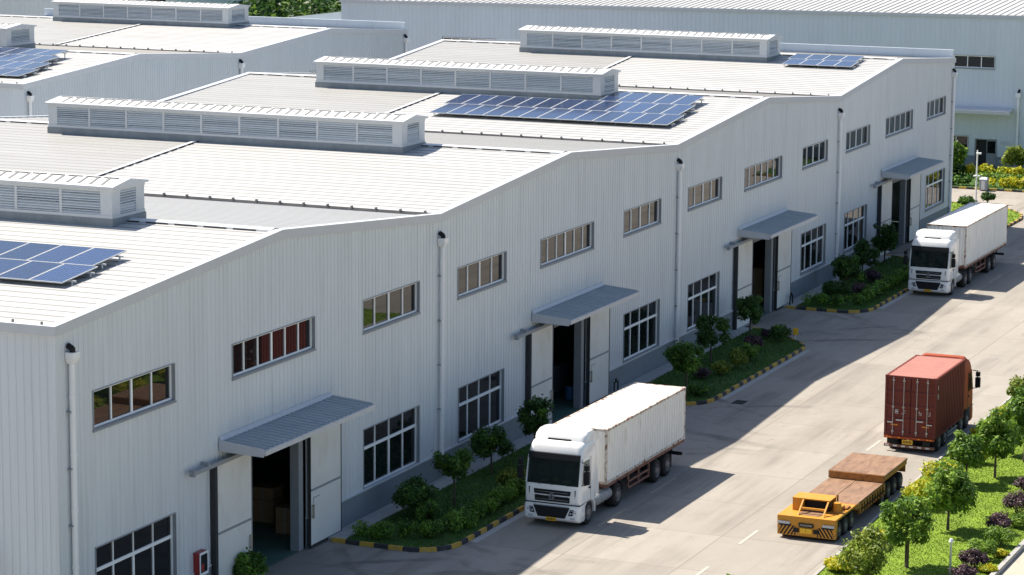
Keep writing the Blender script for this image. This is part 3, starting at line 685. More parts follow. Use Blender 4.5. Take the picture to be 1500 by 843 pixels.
# ------------------------------------------------------------------ vegetation helpers
def leaf_mesh(name, clumps, n, size, mats, seed, weights=None, flat=0.0, trunk=None):
    """clumps: (x,y,z,r) blobs; n small pointed leaves spread through them; trunk: list of (p0,p1,r0,r1)"""
    rs = np.random.RandomState(seed)
    cl = np.array(clumps, float); vol = cl[:, 3]**2; idx = rs.choice(len(cl), n, p=vol/vol.sum())
    d = rs.normal(size=(n, 3)); d /= np.linalg.norm(d, axis=1)[:, None]
    rad = cl[idx, 3]*(rs.uniform(.25, 1, n)**.45)*rs.uniform(.85, 1.12, n)*np.where(rs.uniform(size=n) < .22, rs.uniform(1.0, 1.5, n), 1)
    c = cl[idx, :3] + d*rad[:, None]*np.array([1, 1, 1-flat])
    nrm = d*.8 + np.array([0, 0, .55]) + rs.normal(size=(n, 3))*.55; nrm /= np.linalg.norm(nrm, axis=1)[:, None]
    a = np.cross(nrm, rs.normal(size=(n, 3))); a /= np.linalg.norm(a, axis=1)[:, None]; b = np.cross(nrm, a)
    s = size*rs.uniform(.6, 1.35, n)[:, None]
    v = np.stack([c-a*s, c+b*s*.45+nrm*s*.12, c+a*s, c-b*s*.45+nrm*s*.12], 1).reshape(-1, 3)
    me = bpy.data.meshes.new(name)
    me.vertices.add(4*n); me.vertices.foreach_set('co', v.ravel())
    me.loops.add(4*n); me.loops.foreach_set('vertex_index', np.arange(4*n)); me.polygons.add(n)
    me.polygons.foreach_set('loop_start', np.arange(n)*4)
    # leaves of one clump tend to one tone
    tone = rs.choice(len(mats), len(cl), p=weights); mi = np.where(rs.uniform(size=n) < .6, tone[idx], rs.choice(len(mats), n, p=weights))
    me.polygons.foreach_set('material_index', mi.astype(np.int32))
    for m in mats: me.materials.append(m)
    me.update(); me.validate(); return me
def crown_clumps(rx, rz, cz, k, seed, rmin=.28, rmax=.45):
    rs = random.Random(seed); out = []
    for i in range(k):
        a = rs.uniform(0, 2*math.pi); e = math.asin(rs.uniform(-.9, 1)); q = rs.uniform(.45, .85)
        r = rs.uniform(rmin, rmax)*rx
        if i % 6 == 0: q *= 1.28; r *= .8
        out.append((math.cos(a)*math.cos(e)*rx*q, math.sin(a)*math.cos(e)*rx*q, cz+math.sin(e)*rz*q, r))
    sx, sy, ox = rs.uniform(.86, 1.16), rs.uniform(.86, 1.16), rs.uniform(-.12, .12)*rx
    return [(x*sx+ox*(1 if z > cz else -.6), y*sy, z, r) for x, y, z, r in out]
def tree(name, label, cat, loc, r, h, mats, n, size, seed, group, rz=None, weights=None, stems=1, k=16, lean=0):
    """h = height of the crown's centre, r = crown radius"""
    rz = rz or r
    t = thing(name, label, cat, loc, 0, group)
    cl = crown_clumps(r, rz, h, int(k*1.9), seed, .20, .40); rs = random.Random(seed)
    me = leaf_mesh('crown', cl, n, size, mats, seed, weights)
    o = bpy.data.objects.new('crown', me); COL.objects.link(o); o.parent = t
    b = MB()
    for s in range(stems):
        bx, by = (rs.uniform(-.1, .1), rs.uniform(-.1, .1)) if stems > 1 else (0, 0)
        p = Vector((bx, by, -.03)); q = Vector((bx*2+rs.uniform(-.05, .05), by*2+lean, h-rz*.75)); tr = .035+.018*r
        b.tube(p, q, tr*1.25, 7, tr*.8); e = Vector((q.x*1.3, q.y*1.3, h+rz*.2)); b.tube(q, e, tr*.8, 6, tr*.3)
        for c in rs.sample(cl, min(6, len(cl))):
            m = q.lerp(e, rs.uniform(0, .6)); b.tube(m, Vector(c[:3]), tr*.45, 5, .008)
    b.build('trunk', mBark, t, smooth=50)
    return t
def shrub(name, label, cat, loc, r, h, mats, n, size, seed, group, weights=None, squash=1.0):
    """a clipped or loose bush standing on the ground, one mesh with its short stem"""
    rs = random.Random(seed); cl = [(0, 0, h*.5, r*.62)]
    for i in range(14):
        a = rs.uniform(0, 6.28); e = math.asin(rs.uniform(-.35, 1)); q = rs.uniform(.5, .68)
        cl.append((math.cos(a)*math.cos(e)*r*q, math.sin(a)*math.cos(e)*r*q, h*.5+math.sin(e)*h*.5*q, r*rs.uniform(.28, .40)))
    t = thing(name, label, cat, loc, 0, group)
    o = bpy.data.objects.new('foliage', leaf_mesh('foliage', cl, n, size, mats, seed, weights, flat=max(0, 1-h/(1.7*r)))); COL.objects.link(o); o.parent = t
    b = MB()
    for i in range(4):
        a = rs.uniform(0, 6.28); b.tube((0, 0, -.04), (math.cos(a)*r*.5, math.sin(a)*r*.5, h*.6), .022, 5, .008)
    b.build('stem', mBark, t)
    return t
def hedge(label, pts, wid, h, mats, n, size, seed, group, weights=None):
    cl = []; rs = random.Random(seed)
    for (p, q) in zip(pts[:-1], pts[1:]):
        L = math.dist(p, q); k = max(2, int(L/.22))
        for i in range(k):
            s = (i+rs.random())/k
            cl.append((p[0]+(q[0]-p[0])*s+rs.uniform(-.5, .5)*wid*.6, p[1]+(q[1]-p[1])*s+rs.uniform(-.5, .5)*wid*.6, h*rs.uniform(.35, .72), wid*rs.uniform(.20, .34)))
    o = bpy.data.objects.new('hedge', leaf_mesh('hedge', cl, n, size, mats, seed, weights)); COL.objects.link(o)
    o.location = (0, 0, .12)
    return tag(o, label, 'hedge', group)
def poly_in(P, x, y):
    c = False; j = len(P)-1
    for i in range(len(P)):
        (xi, yi), (xj, yj) = P[i], P[j]
        if (yi > y) != (yj > y) and x < (xj-xi)*(y-yi)/(yj-yi)+xi: c = not c
        j = i
    return c
def grass(poly, z, n, hgt, wid, mats, seed, soil):
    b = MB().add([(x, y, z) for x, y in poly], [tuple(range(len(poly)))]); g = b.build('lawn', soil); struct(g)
    rs = np.random.RandomState(seed); P = np.array(poly); lo, hi = P.min(0), P.max(0)
    pts = [p for p in rs.uniform(lo, hi, size=(int(n), 2)) if poly_in(poly, p[0], p[1])]
    p = np.array(pts); m = len(p); a = rs.uniform(0, 6.28, m); hh = hgt*rs.uniform(.5, 1.3, m); ww = wid*rs.uniform(.6, 1.4, m)
    dx, dy = np.cos(a)*ww, np.sin(a)*ww; lx, ly = rs.normal(0, .4, m)*hh, rs.normal(0, .4, m)*hh
    v = np.stack([np.c_[p[:, 0]-dx, p[:, 1]-dy, np.full(m, z)], np.c_[p[:, 0]+dx, p[:, 1]+dy, np.full(m, z)], np.c_[p[:, 0]+lx, p[:, 1]+ly, z+hh]], 1).reshape(-1, 3)
    me = bpy.data.meshes.new('grass'); me.vertices.add(3*m); me.vertices.foreach_set('co', v.ravel()); me.loops.add(3*m)
    me.loops.foreach_set('vertex_index', np.arange(3*m)); me.polygons.add(m); me.polygons.foreach_set('loop_start', np.arange(m)*3)
    tone = (np.sin(p[:, 0]*1.3+2*np.sin(p[:, 1]*1.1)) + rs.normal(0, .8, m) > 0).astype(np.int32)
    me.polygons.foreach_set('material_index', tone)
    for q in mats: me.materials.append(q)
    me.update(); me.validate(); o = bpy.data.objects.new('grass', me); COL.objects.link(o); o['kind'] = 'stuff'; return o
def kerb(pts, step=.62, striped=True, wd=.16, h=.16, close=False, fade=None):
    """kerb stones painted in turn yellow and black along a polyline"""
    b = MB(); d = 0; res = []
    for p, q in zip(pts[:-1], pts[1:]):
        L = math.dist(p, q); k = max(1, round(L/.2))
        for i in range(k): res.append((p[0]+(q[0]-p[0])*i/k, p[1]+(q[1]-p[1])*i/k))
    res.append(pts[-1]); A = [Vector((x, y, 0)) for x, y in res]
    nr = []
    for i in range(len(A)):
        t = (A[min(i+1, len(A)-1)]-A[max(i-1, 0)]).normalized(); nr.append(Vector((-t.y, t.x, 0)))
    for i in range(len(A)-1):
        s = int(d/step); d += (A[i+1]-A[i]).length; mi = (s % 2) if striped else 2
        p, q, n0, n1 = A[i], A[i+1], nr[i]*wd/2, nr[i+1]*wd/2; z = Vector((0, 0, h)); c = .82
        b.quad(p-n0, q-n1, q-n1*c+z, p-n0*c+z, mi); b.quad(p+n0*c+z, q+n1*c+z, q+n1, p+n0, mi); b.quad(p-n0*c+z, q-n1*c+z, q+n1*c+z, p+n0*c+z, mi)
    for i, e in ((0, 1), (-1, 1)):
        n0 = nr[i]*wd/2; z = Vector((0, 0, h)); b.quad(A[i]-n0, A[i]-n0*.82+z, A[i]+n0*.82+z, A[i]+n0, mi)
    o = b.build('kerb', [mKY, mKB, mKC]); return struct(o)
def arc(cx, cy, r, a0, a1, n=8): return [(cx+r*math.cos(R(a0+(a1-a0)*i/n)), cy+r*math.sin(R(a0+(a1-a0)*i/n))) for i in range(n+1)]

# garden beds along the warehouse wall
YK = -5.2
def bed(x0, x1, near_cut, far_slant, seed):
    out = [(x0, -.45), (x0-.08, -1.7)] + arc(x0+1.55, YK+1.65, 1.65, 180, 270) if near_cut else [(x0, -.45), (x0+.1, -3.0), (x0+1.2, -4.8), (x0+3, YK)]
    if far_slant: out += [(x1-4.4, YK), (x1-3.6, YK+.30), (x1-2.6, YK+1.1), (x1-1.3, YK+2.3), (x1-.3, -1.6), (x1, -.45)]
    else: out += [(x1, YK), (x1, -.45)]
    kerb(out)
    inner = [(x, y) for x, y in out]; inner[0] = (x0+.05, -.95); inner[-1] = (x1-.05, -.95)
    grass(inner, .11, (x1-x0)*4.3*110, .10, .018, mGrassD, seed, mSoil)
    ap = MB().box(x0+.05, -.93, 0, x1-.05, -.076, .125).build('footpath', mApron); struct(ap)
    # pale gutter line just outside the kerb
    g = MB().quad((x0+2.2, YK-.42, .004), (x1-4.6 if far_slant else x1, YK-.42, .004), (x1-4.6 if far_slant else x1, YK-.12, .004), (x0+2.2, YK-.12, .004)).build('gutter_strip', mApron); struct(g)
bed(-12, 9.0, False, True, 1)
bed(17.8, 38.0, True, True, 2)
bed(47.55, 68.3, True, True, 3)
bed(75.7, 97.0, True, True, 4)
cb = [(107, -.45), (107.1, -3.0), (108.2, -4.2), (110, -4.5), (118.2, -4.5), (120.2, -4.1), (121.6, -3.3), (123.1, -2.2), (124.0, -.8), (124.3, 1.0), (124.3, 6)]
kerb(cb); grass([(107.05, -.95)]+cb[1:]+[(115.7, 6), (115.7, -.95)], .11, 110*60, .10, .03, mGrassY, 5, mSoilY)

G1 = 'bushes and trees in the beds by the warehouse wall'
def T(label, x, y, r, h, mats, n, size, seed, **k): return tree('small_tree', label, 'tree', (x, y, .11), r, h, mats, int(n*1.5), size*1.08, seed, k.pop('group', G1), **k)
def S(label, x, y, r, h, mats, n, size, seed, **k): return shrub('round_shrub', label, 'bush', (x, y, .10), r, h, mats, int(n*1.7), size*1.12, seed, k.pop('group', G1), **k)
# nearest bed
S('loose green bush beside the nearest sliding door at the bottom of the picture', 10.9, -.55, .80, 1.25, mLeaf, 1500, .085, 10, weights=(.4, .2, .4))
# first full bed
S('large dark round bush behind the low hedge, beside the second downpipe', 22.2, -1.9, 1.1, 1.6, mLeaf, 2600, .07, 11, weights=(.4, .55, .05))
S('smaller round bush in front of the large dark one', 21.6, -2.85, .66, 1.0, mLeaf, 1400, .06, 12, weights=(.6, .1, .3))
T('slender young tree in the first bed with a single thin stem', 24.6, -2.55, .78, 1.72, mLeaf, 2200, .075, 13, weights=(.5, .2, .3), k=13)
T('young tree in the first bed near the wall, left of the white lorry', 30.2, -1.75, .84, 1.42, mLeaf, 2300, .075, 14, weights=(.5, .45, .05))
T('young dark tree right behind the cab of the nearer white lorry', 34.1, -2.1, .88, 1.80, mLeaf, 2300, .075, 15, weights=(.4, .55, .05))
S('yellowish loose bush beside the nearer white cab', 28.3, -3.7, .78, .95, mOliv, 1500, .075, 16)
hedge('low leafy hedge curving round the end of the first bed', [(18.5, -1.35), (18.9, -3.0), (19.6, -3.9), (21.2, -4.3), (24.2, -4.3), (29.5, -4.25)], 1.0, .66, mLeaf, 10500, .068, 17, 'low hedges', weights=(.35, .05, .60))
# second bed
T('bushy round headed tree at the container end of the second bed', 50.2, -3.4, .86, 1.70, mLeaf, 2600, .085, 20, weights=(.55, .1, .35), rz=.85, k=18)
T('open branched tree in the middle of the second bed', 57.8, -2.05, .90, 1.72, mLeaf, 1900, .085, 21, weights=(.4, .58, .02), k=12)
T('small open tree beside the third sliding door', 64.9, -1.8, .82, 1.65, mLeaf, 1700, .085, 22, weights=(.4, .58, .02), k=11)
S('yellow green ball bush, lowest of the three in the second bed', 54.9, -3.6, .60, .78, mOliv, 1200, .06, 23)
S('yellow green ball bush, the middle and tallest of three', 56.7, -3.85, .60, 1.08, mOliv, 1300, .06, 24)
S('green ball bush, the farthest of three in the second bed', 59.2, -3.7, .62, 1.0, mLeaf, 1300, .06, 25, weights=(.4, .05, .55))
S('dark purple bush beside the yellow green balls', 53.6, -2.9, .62, .6, mPurp, 900, .06, 26)
S('dark purple bush under the open tree of the second bed', 61.9, -3.0, .55, .85, mPurp, 900, .06, 27)
S('dark green ball at the far tip of the second bed', 64.9, -3.5, .75, .98, mLeaf, 1500, .06, 28, weights=(.3, .69, .01))
S('low purple plant between the small tree and the dark ball', 65.6, -2.6, .5, .55, mPurp, 600, .06, 29)
S('low green clump at the kerb behind the white container', 49.6, -4.3, .7, .55, mLeaf, 1000, .06, 30)
# third bed
T('dark tree in the third bed, nearest its door end', 82.0, -2.2, .90, 1.45, mLeaf, 2000, .09, 31, weights=(.45, .54, .01))
T('dark tree in the third bed, second from its door end', 87.2, -1.7, .88, 1.55, mLeaf, 2000, .09, 32, weights=(.45, .54, .01))
T('dark tree in the third bed beside the farthest sliding door', 94.0, -1.2, 1.0, 1.60, mLeaf, 2200, .09, 33, weights=(.45, .54, .01))
S('large dark bush at the door end of the third bed', 79.2, -2.4, .95, 1.2, mLeaf, 1700, .07, 34, weights=(.3, .69, .01))
S('purple bush at the door end of the third bed', 80.9, -3.3, .75, .8, mPurp, 1100, .07, 35)
S('purple bush halfway along the third bed', 86.0, -2.7, .75, .8, mPurp, 1000, .07, 36)
hedge('trimmed green hedge along the kerb of the third bed', [(76.6, -1.4), (77.0, -3.2), (78.6, -4.2), (84, -4.1), (95, -4.1)], 1.0, .75, mLeaf, 7200, .085, 37, 'low hedges', weights=(.4, .1, .5))
# corner bed at the far end
S('dark round bush at the far corner of the warehouse', 125.6, -.3, .62, .85, mLeaf, 900, .08, 38, weights=(.4, .59, .01))
S('spiky green bush under the farthest downpipe', 122.6, .6, .8, .8, mLeaf, 900, .08, 39, weights=(.5, .3, .2))

# strip with trees between the yard and the side path
strip = [(-10, -25.1), (64, -25.1), (64, -18.2), (47, -18.3), (34, -18.62), (21, -19.05), (-10, -19.6)]
grass(strip[:2]+[(64, -18.3), (47, -18.4), (34, -18.72), (21, -19.15), (-10, -19.7)], .09, 7.0*74*200, .045, .02, mGrassY, 8, mSoilY)
kerb([(64, -25.0), (64, -18.2), (47, -18.3), (34, -18.62), (21, -19.05), (-10, -19.6)], striped=False, wd=.14, h=.10)
kerb([(-10, -25.12), (64, -25.12)], striped=False, wd=.22, h=.18)
G2 = 'trees on the sunny strip'; G3 = 'bushes on the sunny strip'
def T2(label, x, y, r, h, n, seed, mats=mLeafB, **k): return tree('street_tree', label, 'tree', (x, y, .08), r, h, mats, n, k.pop('size', .11), seed, G2, **k)
T2('pale loose multi stemmed tree nearest the flatbed trailer', 20.7, -21.0, 1.05, 1.05, 3200, 50, mats=mOliv, stems=4, size=.085)
T2('broad green tree with a forked trunk beside the tail of the flatbed trailer', 23.3, -21.85, .98, 1.72, 3300, 51, stems=2, weights=(.45, .35, .2), k=20)
T2('dense dark green tree over the golden hedge, third from the picture bottom', 29.3, -21.9, 1.10, 1.62, 3600, 52, weights=(.3, .55, .15), k=22, rz=1.1)
T2('dark leafy tree leaning over the verge behind the red lorry', 37.3, -20.65, .85, 1.45, 2400, 53, weights=(.3, .6, .1))
T2('tall bushy tree standing on the open lawn beside the red lorry', 38.9, -21.5, 1.0, 1.72, 3000, 54, weights=(.35, .45, .2), k=20)
T2('leafy tree at the verge level with the red cab', 43.6, -21.2, .75, 1.3, 2000, 55, weights=(.35, .5, .15))
T2('tall tree cut by the right edge of the picture', 42.3, -22.0, 1.0, 2.1, 3000, 56, weights=(.35, .5, .15))
T2('sparse pale tree at the verge beyond the red lorry', 53.4, -19.4, .75, 1.0, 1500, 57, mats=mOliv)
T2('green tree at the far right verge, past the sparse pale one', 60.5, -20.4, .9, 1.5, 2000, 58)
GH = 'golden hedge clumps along the verge'
for i, (x, y, r, h) in enumerate(((21.8, -19.75, .7, .5), (26.4, -19.75, .7, .5), (32.6, -20.1, 1.15, 1.15), (36.4, -19.95, 1.1, 1.15), (41.0, -19.8, .9, 1.0), (44.4, -19.9, 1.0, 1.1), (48.4, -19.85, 1.0, 1.1))):
    shrub('golden_bush', ('small golden clump at the kerb behind the pale loose tree', 'small golden clump at the verge beside the flatbed deck', 'large golden bush at the verge behind the raised end of the flatbed', 'golden bush between the flatbed and the red lorry',
          'golden bush beside the rear wheels of the red lorry', 'golden bush beside the red cab', 'golden bush at the verge ahead of the red lorry')[i], 'bush', (x, y, .08), r, h, mGold, 2300, .075, 60+i, GH)
for i, (x, y, r, h, mt, lb) in enumerate(((29.8, -23.9, .66, .85, mPurp, 'round purple bush, middle one of the row along the path kerb'), (24.2, -24.2, .60, .8, mPurp, 'round purple bush nearest the garden lamp'),
      (32.9, -23.9, .78, 1.0, mPurp, 'large purple bush at the right edge, below a smaller one'), (36.6, -23.4, .62, .8, mPurp, 'small purple bush at the right edge under the tall tree'), (22.6, -24.2, .55, .6, mPurp, 'low purple bush cut by the bottom edge'),
      (25.7, -24.2, .68, .85, mLeafB, 'round green bush between two purple ones'), (27.8, -24.3, .66, .8, mLeafB, 'second round green bush from the bottom beside the path kerb'), (30.9, -24.3, .5, .55, mLeafB, 'low green bush at the right edge between purple ones'),
      (34.6, -24.0, .55, .6, mLeafB, 'low green bush at the right edge under the purple pair'), (26.2, -24.75, .35, .3, mGold, 'little yellow clump hard against the path kerb'), (23.9, -24.8, .4, .3, mGold, 'yellow green clump on the path kerb at the bottom edge'))):
    shrub('round_shrub', lb, 'bush', (x, y, .08), r, h, mt, 1700, .055, 80+i, G3)
shrub('weed', 'tiny sprig of leaves poking up at the bottom edge of the yard', 'plant', (17.9, -16.65, 0), .25, .62, mLeafB, 220, .07, 95, None)

# far garden before the end warehouse
kerb([(133.2, 30), (133.2, -20)])
grass([(133.3, 30), (133.3, -20), (146.9, -20), (146.9, 30)], .1, 13.6*50*14, .16, .05, mGrassD, 9, mSoil)
def H(label, pts, wid, h, mats, n, seed, **k): return hedge(label, pts, wid, h, mats, n, .14, seed, 'hedges before the far warehouse', **k)
H('dark hedge row by the far kerb, behind the lamp post', [(134.6, 9.5), (134.6, 3.5)], 1.0, .8, mLeaf, 1500, 110)
H('bright yellow hedge by the far kerb, right of the bin', [(135.0, 1.4), (135.0, -9)], 1.3, .7, mGold, 2600, 111)
H('golden hedge strip nearer the far warehouse wall', [(141.0, 4.9), (141.0, -.2)], 1.3, .85, mGold, 1700, 112)
H('dark hedge against the far wall at left', [(141.0, 11), (141.0, 5.2)], 1.3, .9, mLeaf, 1600, 113, weights=(.3, .69, .01))
H('green hedge at the far right beside the palm headed tree', [(142.0, -.6), (142.0, -9)], 1.3, .9, mLeaf, 1900, 114)
H('fresh green low hedge behind the yellow one', [(137.8, 3.6), (137.8, -9)], 1.4, .5, mLeafB, 2300, 115)
tree('street_tree', 'round headed green tree half hidden by the far corner of the warehouse', 'tree', (140.5, 6.3, .1), 1.35, 1.75, mLeafB, 2600, .17, 116, G2)
tree('street_tree', 'mop headed small tree at the right edge before the far warehouse', 'tree', (144.4, 1.9, .1), 1.1, 1.35, mOliv, 2400, .13, 117, G2, rz=.85)
tree('street_tree', 'bright green tree before the pale green far building', 'tree', (180, 111.5, 0), 1.9, 7.6, mLeafB, 1500, .3, 118, G2)
# green wood behind everything
rs = random.Random(5); cl = []
for i in range(330):
    x = rs.uniform(188, 330); a = rs.uniform(.12, .62); y = -47+(x+73.6)*math.tan(R(23.27)+a*.26) ; hh = rs.uniform(4.5, 8.5)
    if y < 60 or (x < 202 and 102 < y < 121): continue
    r_ = rs.uniform(1.6, 2.8)
    cl += [(x+rs.uniform(-1.5, 1.5), y+rs.uniform(-1.5, 1.5), hh*rs.uniform(.35, .95), r_*rs.uniform(.5, .9)) for _ in range(4)]
me = leaf_mesh('woodland', cl, 52000, .42, [leaf('wood leaf', (.05, .115, .022)), leaf('wood leaf deep', (.026, .065, .016)), leaf('wood leaf bright', (.13, .22, .035))], 7, (.45, .33, .22))
wo = bpy.data.objects.new('woodland', me); COL.objects.link(wo); wo['kind'] = 'stuff'
wf = sheet('wood_floor', 170, 60, 420, 330, .03, mSoil)
# ------------------------------------------------------------------ vehicles
def wheel(parent, x, y, r=.5, w_=.28, side=-1):
    """tyre with its rim as sub-part; y = outer face, side = direction of the outer face"""
    s = side
    b = MB(); hw = w_
    prof = [(0, r*.56), (0, r*.80), (-s*.03, r*.95), (-s*.07, r), (-s*(hw-.07), r), (-s*(hw-.03), r*.95), (-s*hw, r*.8), (-s*hw, r*.5)]
    b.lathe_y((x, y, r), prof, 28)
    t = b.build('wheel', mTyre, parent, smooth=35)
    g = MB(); g.lathe_y((x, y, r), [(-s*.01, r*.60), (s*.008, r*.57), (-s*.06, r*.50), (-s*.09, r*.34), (s*.0, r*.30), (s*.03, r*.16), (s*.03, .001)], 24)
    for i in range(8):
        a = i*math.pi/4; g.tube((x+math.cos(a)*r*.40, y-s*.075, r+math.sin(a)*r*.40), (x+math.cos(a)*r*.40, y-s*.02, r+math.sin(a)*r*.40), .022, 6)
    g.build('rim', mRim, t, smooth=35)
    return t
def dual(parent, x, yo, r=.5): 
    for s in (-1, 1): wheel(parent, x, s*yo, r, .52, s)
def ring(x0, x1, hw, rf, rr, z, n=5):
    """rounded rectangle ring (front at x0) counter-clockwise"""
    P = []
    for cx, cy, a0, r in ((x1-rr, hw-rr, 0, rr), (x0+rf, hw-rf, 90, rf), (x0+rf, -hw+rf, 180, rf), (x1-rr, -hw+rr, 270, rr)):
        for i in range(n+1):
            a = R(a0+90*i/n); P.append((cx+r*math.cos(a), cy+r*math.sin(a), z))
    return P
def loft(rings):
    b = MB(); n = len(rings[0]); vs = [p for q in rings for p in q]; fs = []
    for k in range(len(rings)-1):
        for i in range(n): j = (i+1) % n; fs.append((k*n+i, k*n+j, (k+1)*n+j, (k+1)*n+i))
    fs.append(tuple(range(n-1, -1, -1))); fs.append(tuple((len(rings)-1)*n+i for i in range(n)))
    return b.add(vs, fs)

def corr_side(b, x0, x1, y, z0, z1, s, mi=0, pitch=.30, dep=.05):
    """corrugated container wall along x at y; s = outward sign"""
    n = max(1, round((x1-x0)/pitch)); p = (x1-x0)/n; pr = []
    for k in range(n):
        a = x0+k*p; pr += [(a, 0), (a+p*.36, 0), (a+p*.46, -dep), (a+p*.88, -dep)]
    pr.append((x1, 0))
    for (a, d), (c, e) in zip(pr[:-1], pr[1:]): b.quad((a, y+s*d, z0), (c, y+s*e, z0), (c, y+s*e, z1), (a, y+s*d, z1), mi)
def corr_end(b, x, y0, y1, z0, z1, s, mi=0, pitch=.26, dep=.036):
    n = max(1, round((y1-y0)/pitch)); p = (y1-y0)/n; pr = []
    for k in range(n):
        a = y0+k*p; pr += [(a, 0), (a+p*.32, 0), (a+p*.5, -dep), (a+p*.82, -dep)]
    pr.append((y1, 0))
    for (a, d), (c, e) in zip(pr[:-1], pr[1:]): b.quad((x+s*d, a, z0), (x+s*e, c, z0), (x+s*e, c, z1), (x+s*d, a, z1), mi)

def container(parent, x0, x1, hw, z0, z1, mats, mroof, mrail, doors=False):
    b = MB(); q = .09
    for s in (-1, 1): corr_side(b, x0+q, x1-q, s*(hw-.012), z0+q, z1-q, s)
    corr_end(b, x0+.012, -hw+q, hw-q, z0+q, z1-q, -1)
    b.quad((x0+.05, -hw+.05, z0+.1), (x1-.05, -hw+.05, z0+.1), (x1-.05, hw-.05, z0+.1), (x0+.05, hw-.05, z0+.1))
    if not doors: corr_end(b, x1-.012, -hw+q, hw-q, z0+q, z1-q, 1)
    c = b.build('container', mats, parent, fix=False)
    f_ = MB()
    for x in (x0, x1-q):
        for s in (-1, 1): f_.box(x, min(s*hw, s*(hw-q)), z0+q, x+q, max(s*hw, s*(hw-q)), z1-q)
        for z in (z0, z1-q): f_.box(x, -hw, z, x+q, hw, z+q)
    for s in (-1, 1):
        for z in (z0, z1-q): f_.box(x0+q, min(s*hw, s*(hw-q)), z, x1-q, max(s*hw, s*(hw-q)), z+q)
    f_.build('frame_rail', mrail, c, fix=False)
    k = MB()
    for x in (x0-.006, x1-.16):
        for s in (-1, 1):
            for z in (z0-.008, z1-.115): k.box(x, min(s*(hw+.006), s*(hw-.15)), z, x+.166, max(s*(hw+.006), s*(hw-.15)), z+.123)
    build_each(k, 'corner_casting', mrail, c, fix=False)
    t = MB(); n = round((x1-x0)/.42); p = (x1-x0-2*q)/n; pr = []
    for i in range(n):
        a = x0+q+i*p; pr += [(a, 0), (a+p*.6, 0), (a+p*.68, -.016), (a+p*.92, -.016)]
    pr.append((x1-q, 0))
    for (a, d), (e, g) in zip(pr[:-1], pr[1:]): t.quad((a, -hw+q, z1-.012+d), (e, -hw+q, z1-.012+g), (e, hw-q, z1-.012+g), (a, hw-q, z1-.012+d))
    t.build('container_roof', mroof, c, fix=False)
    return c

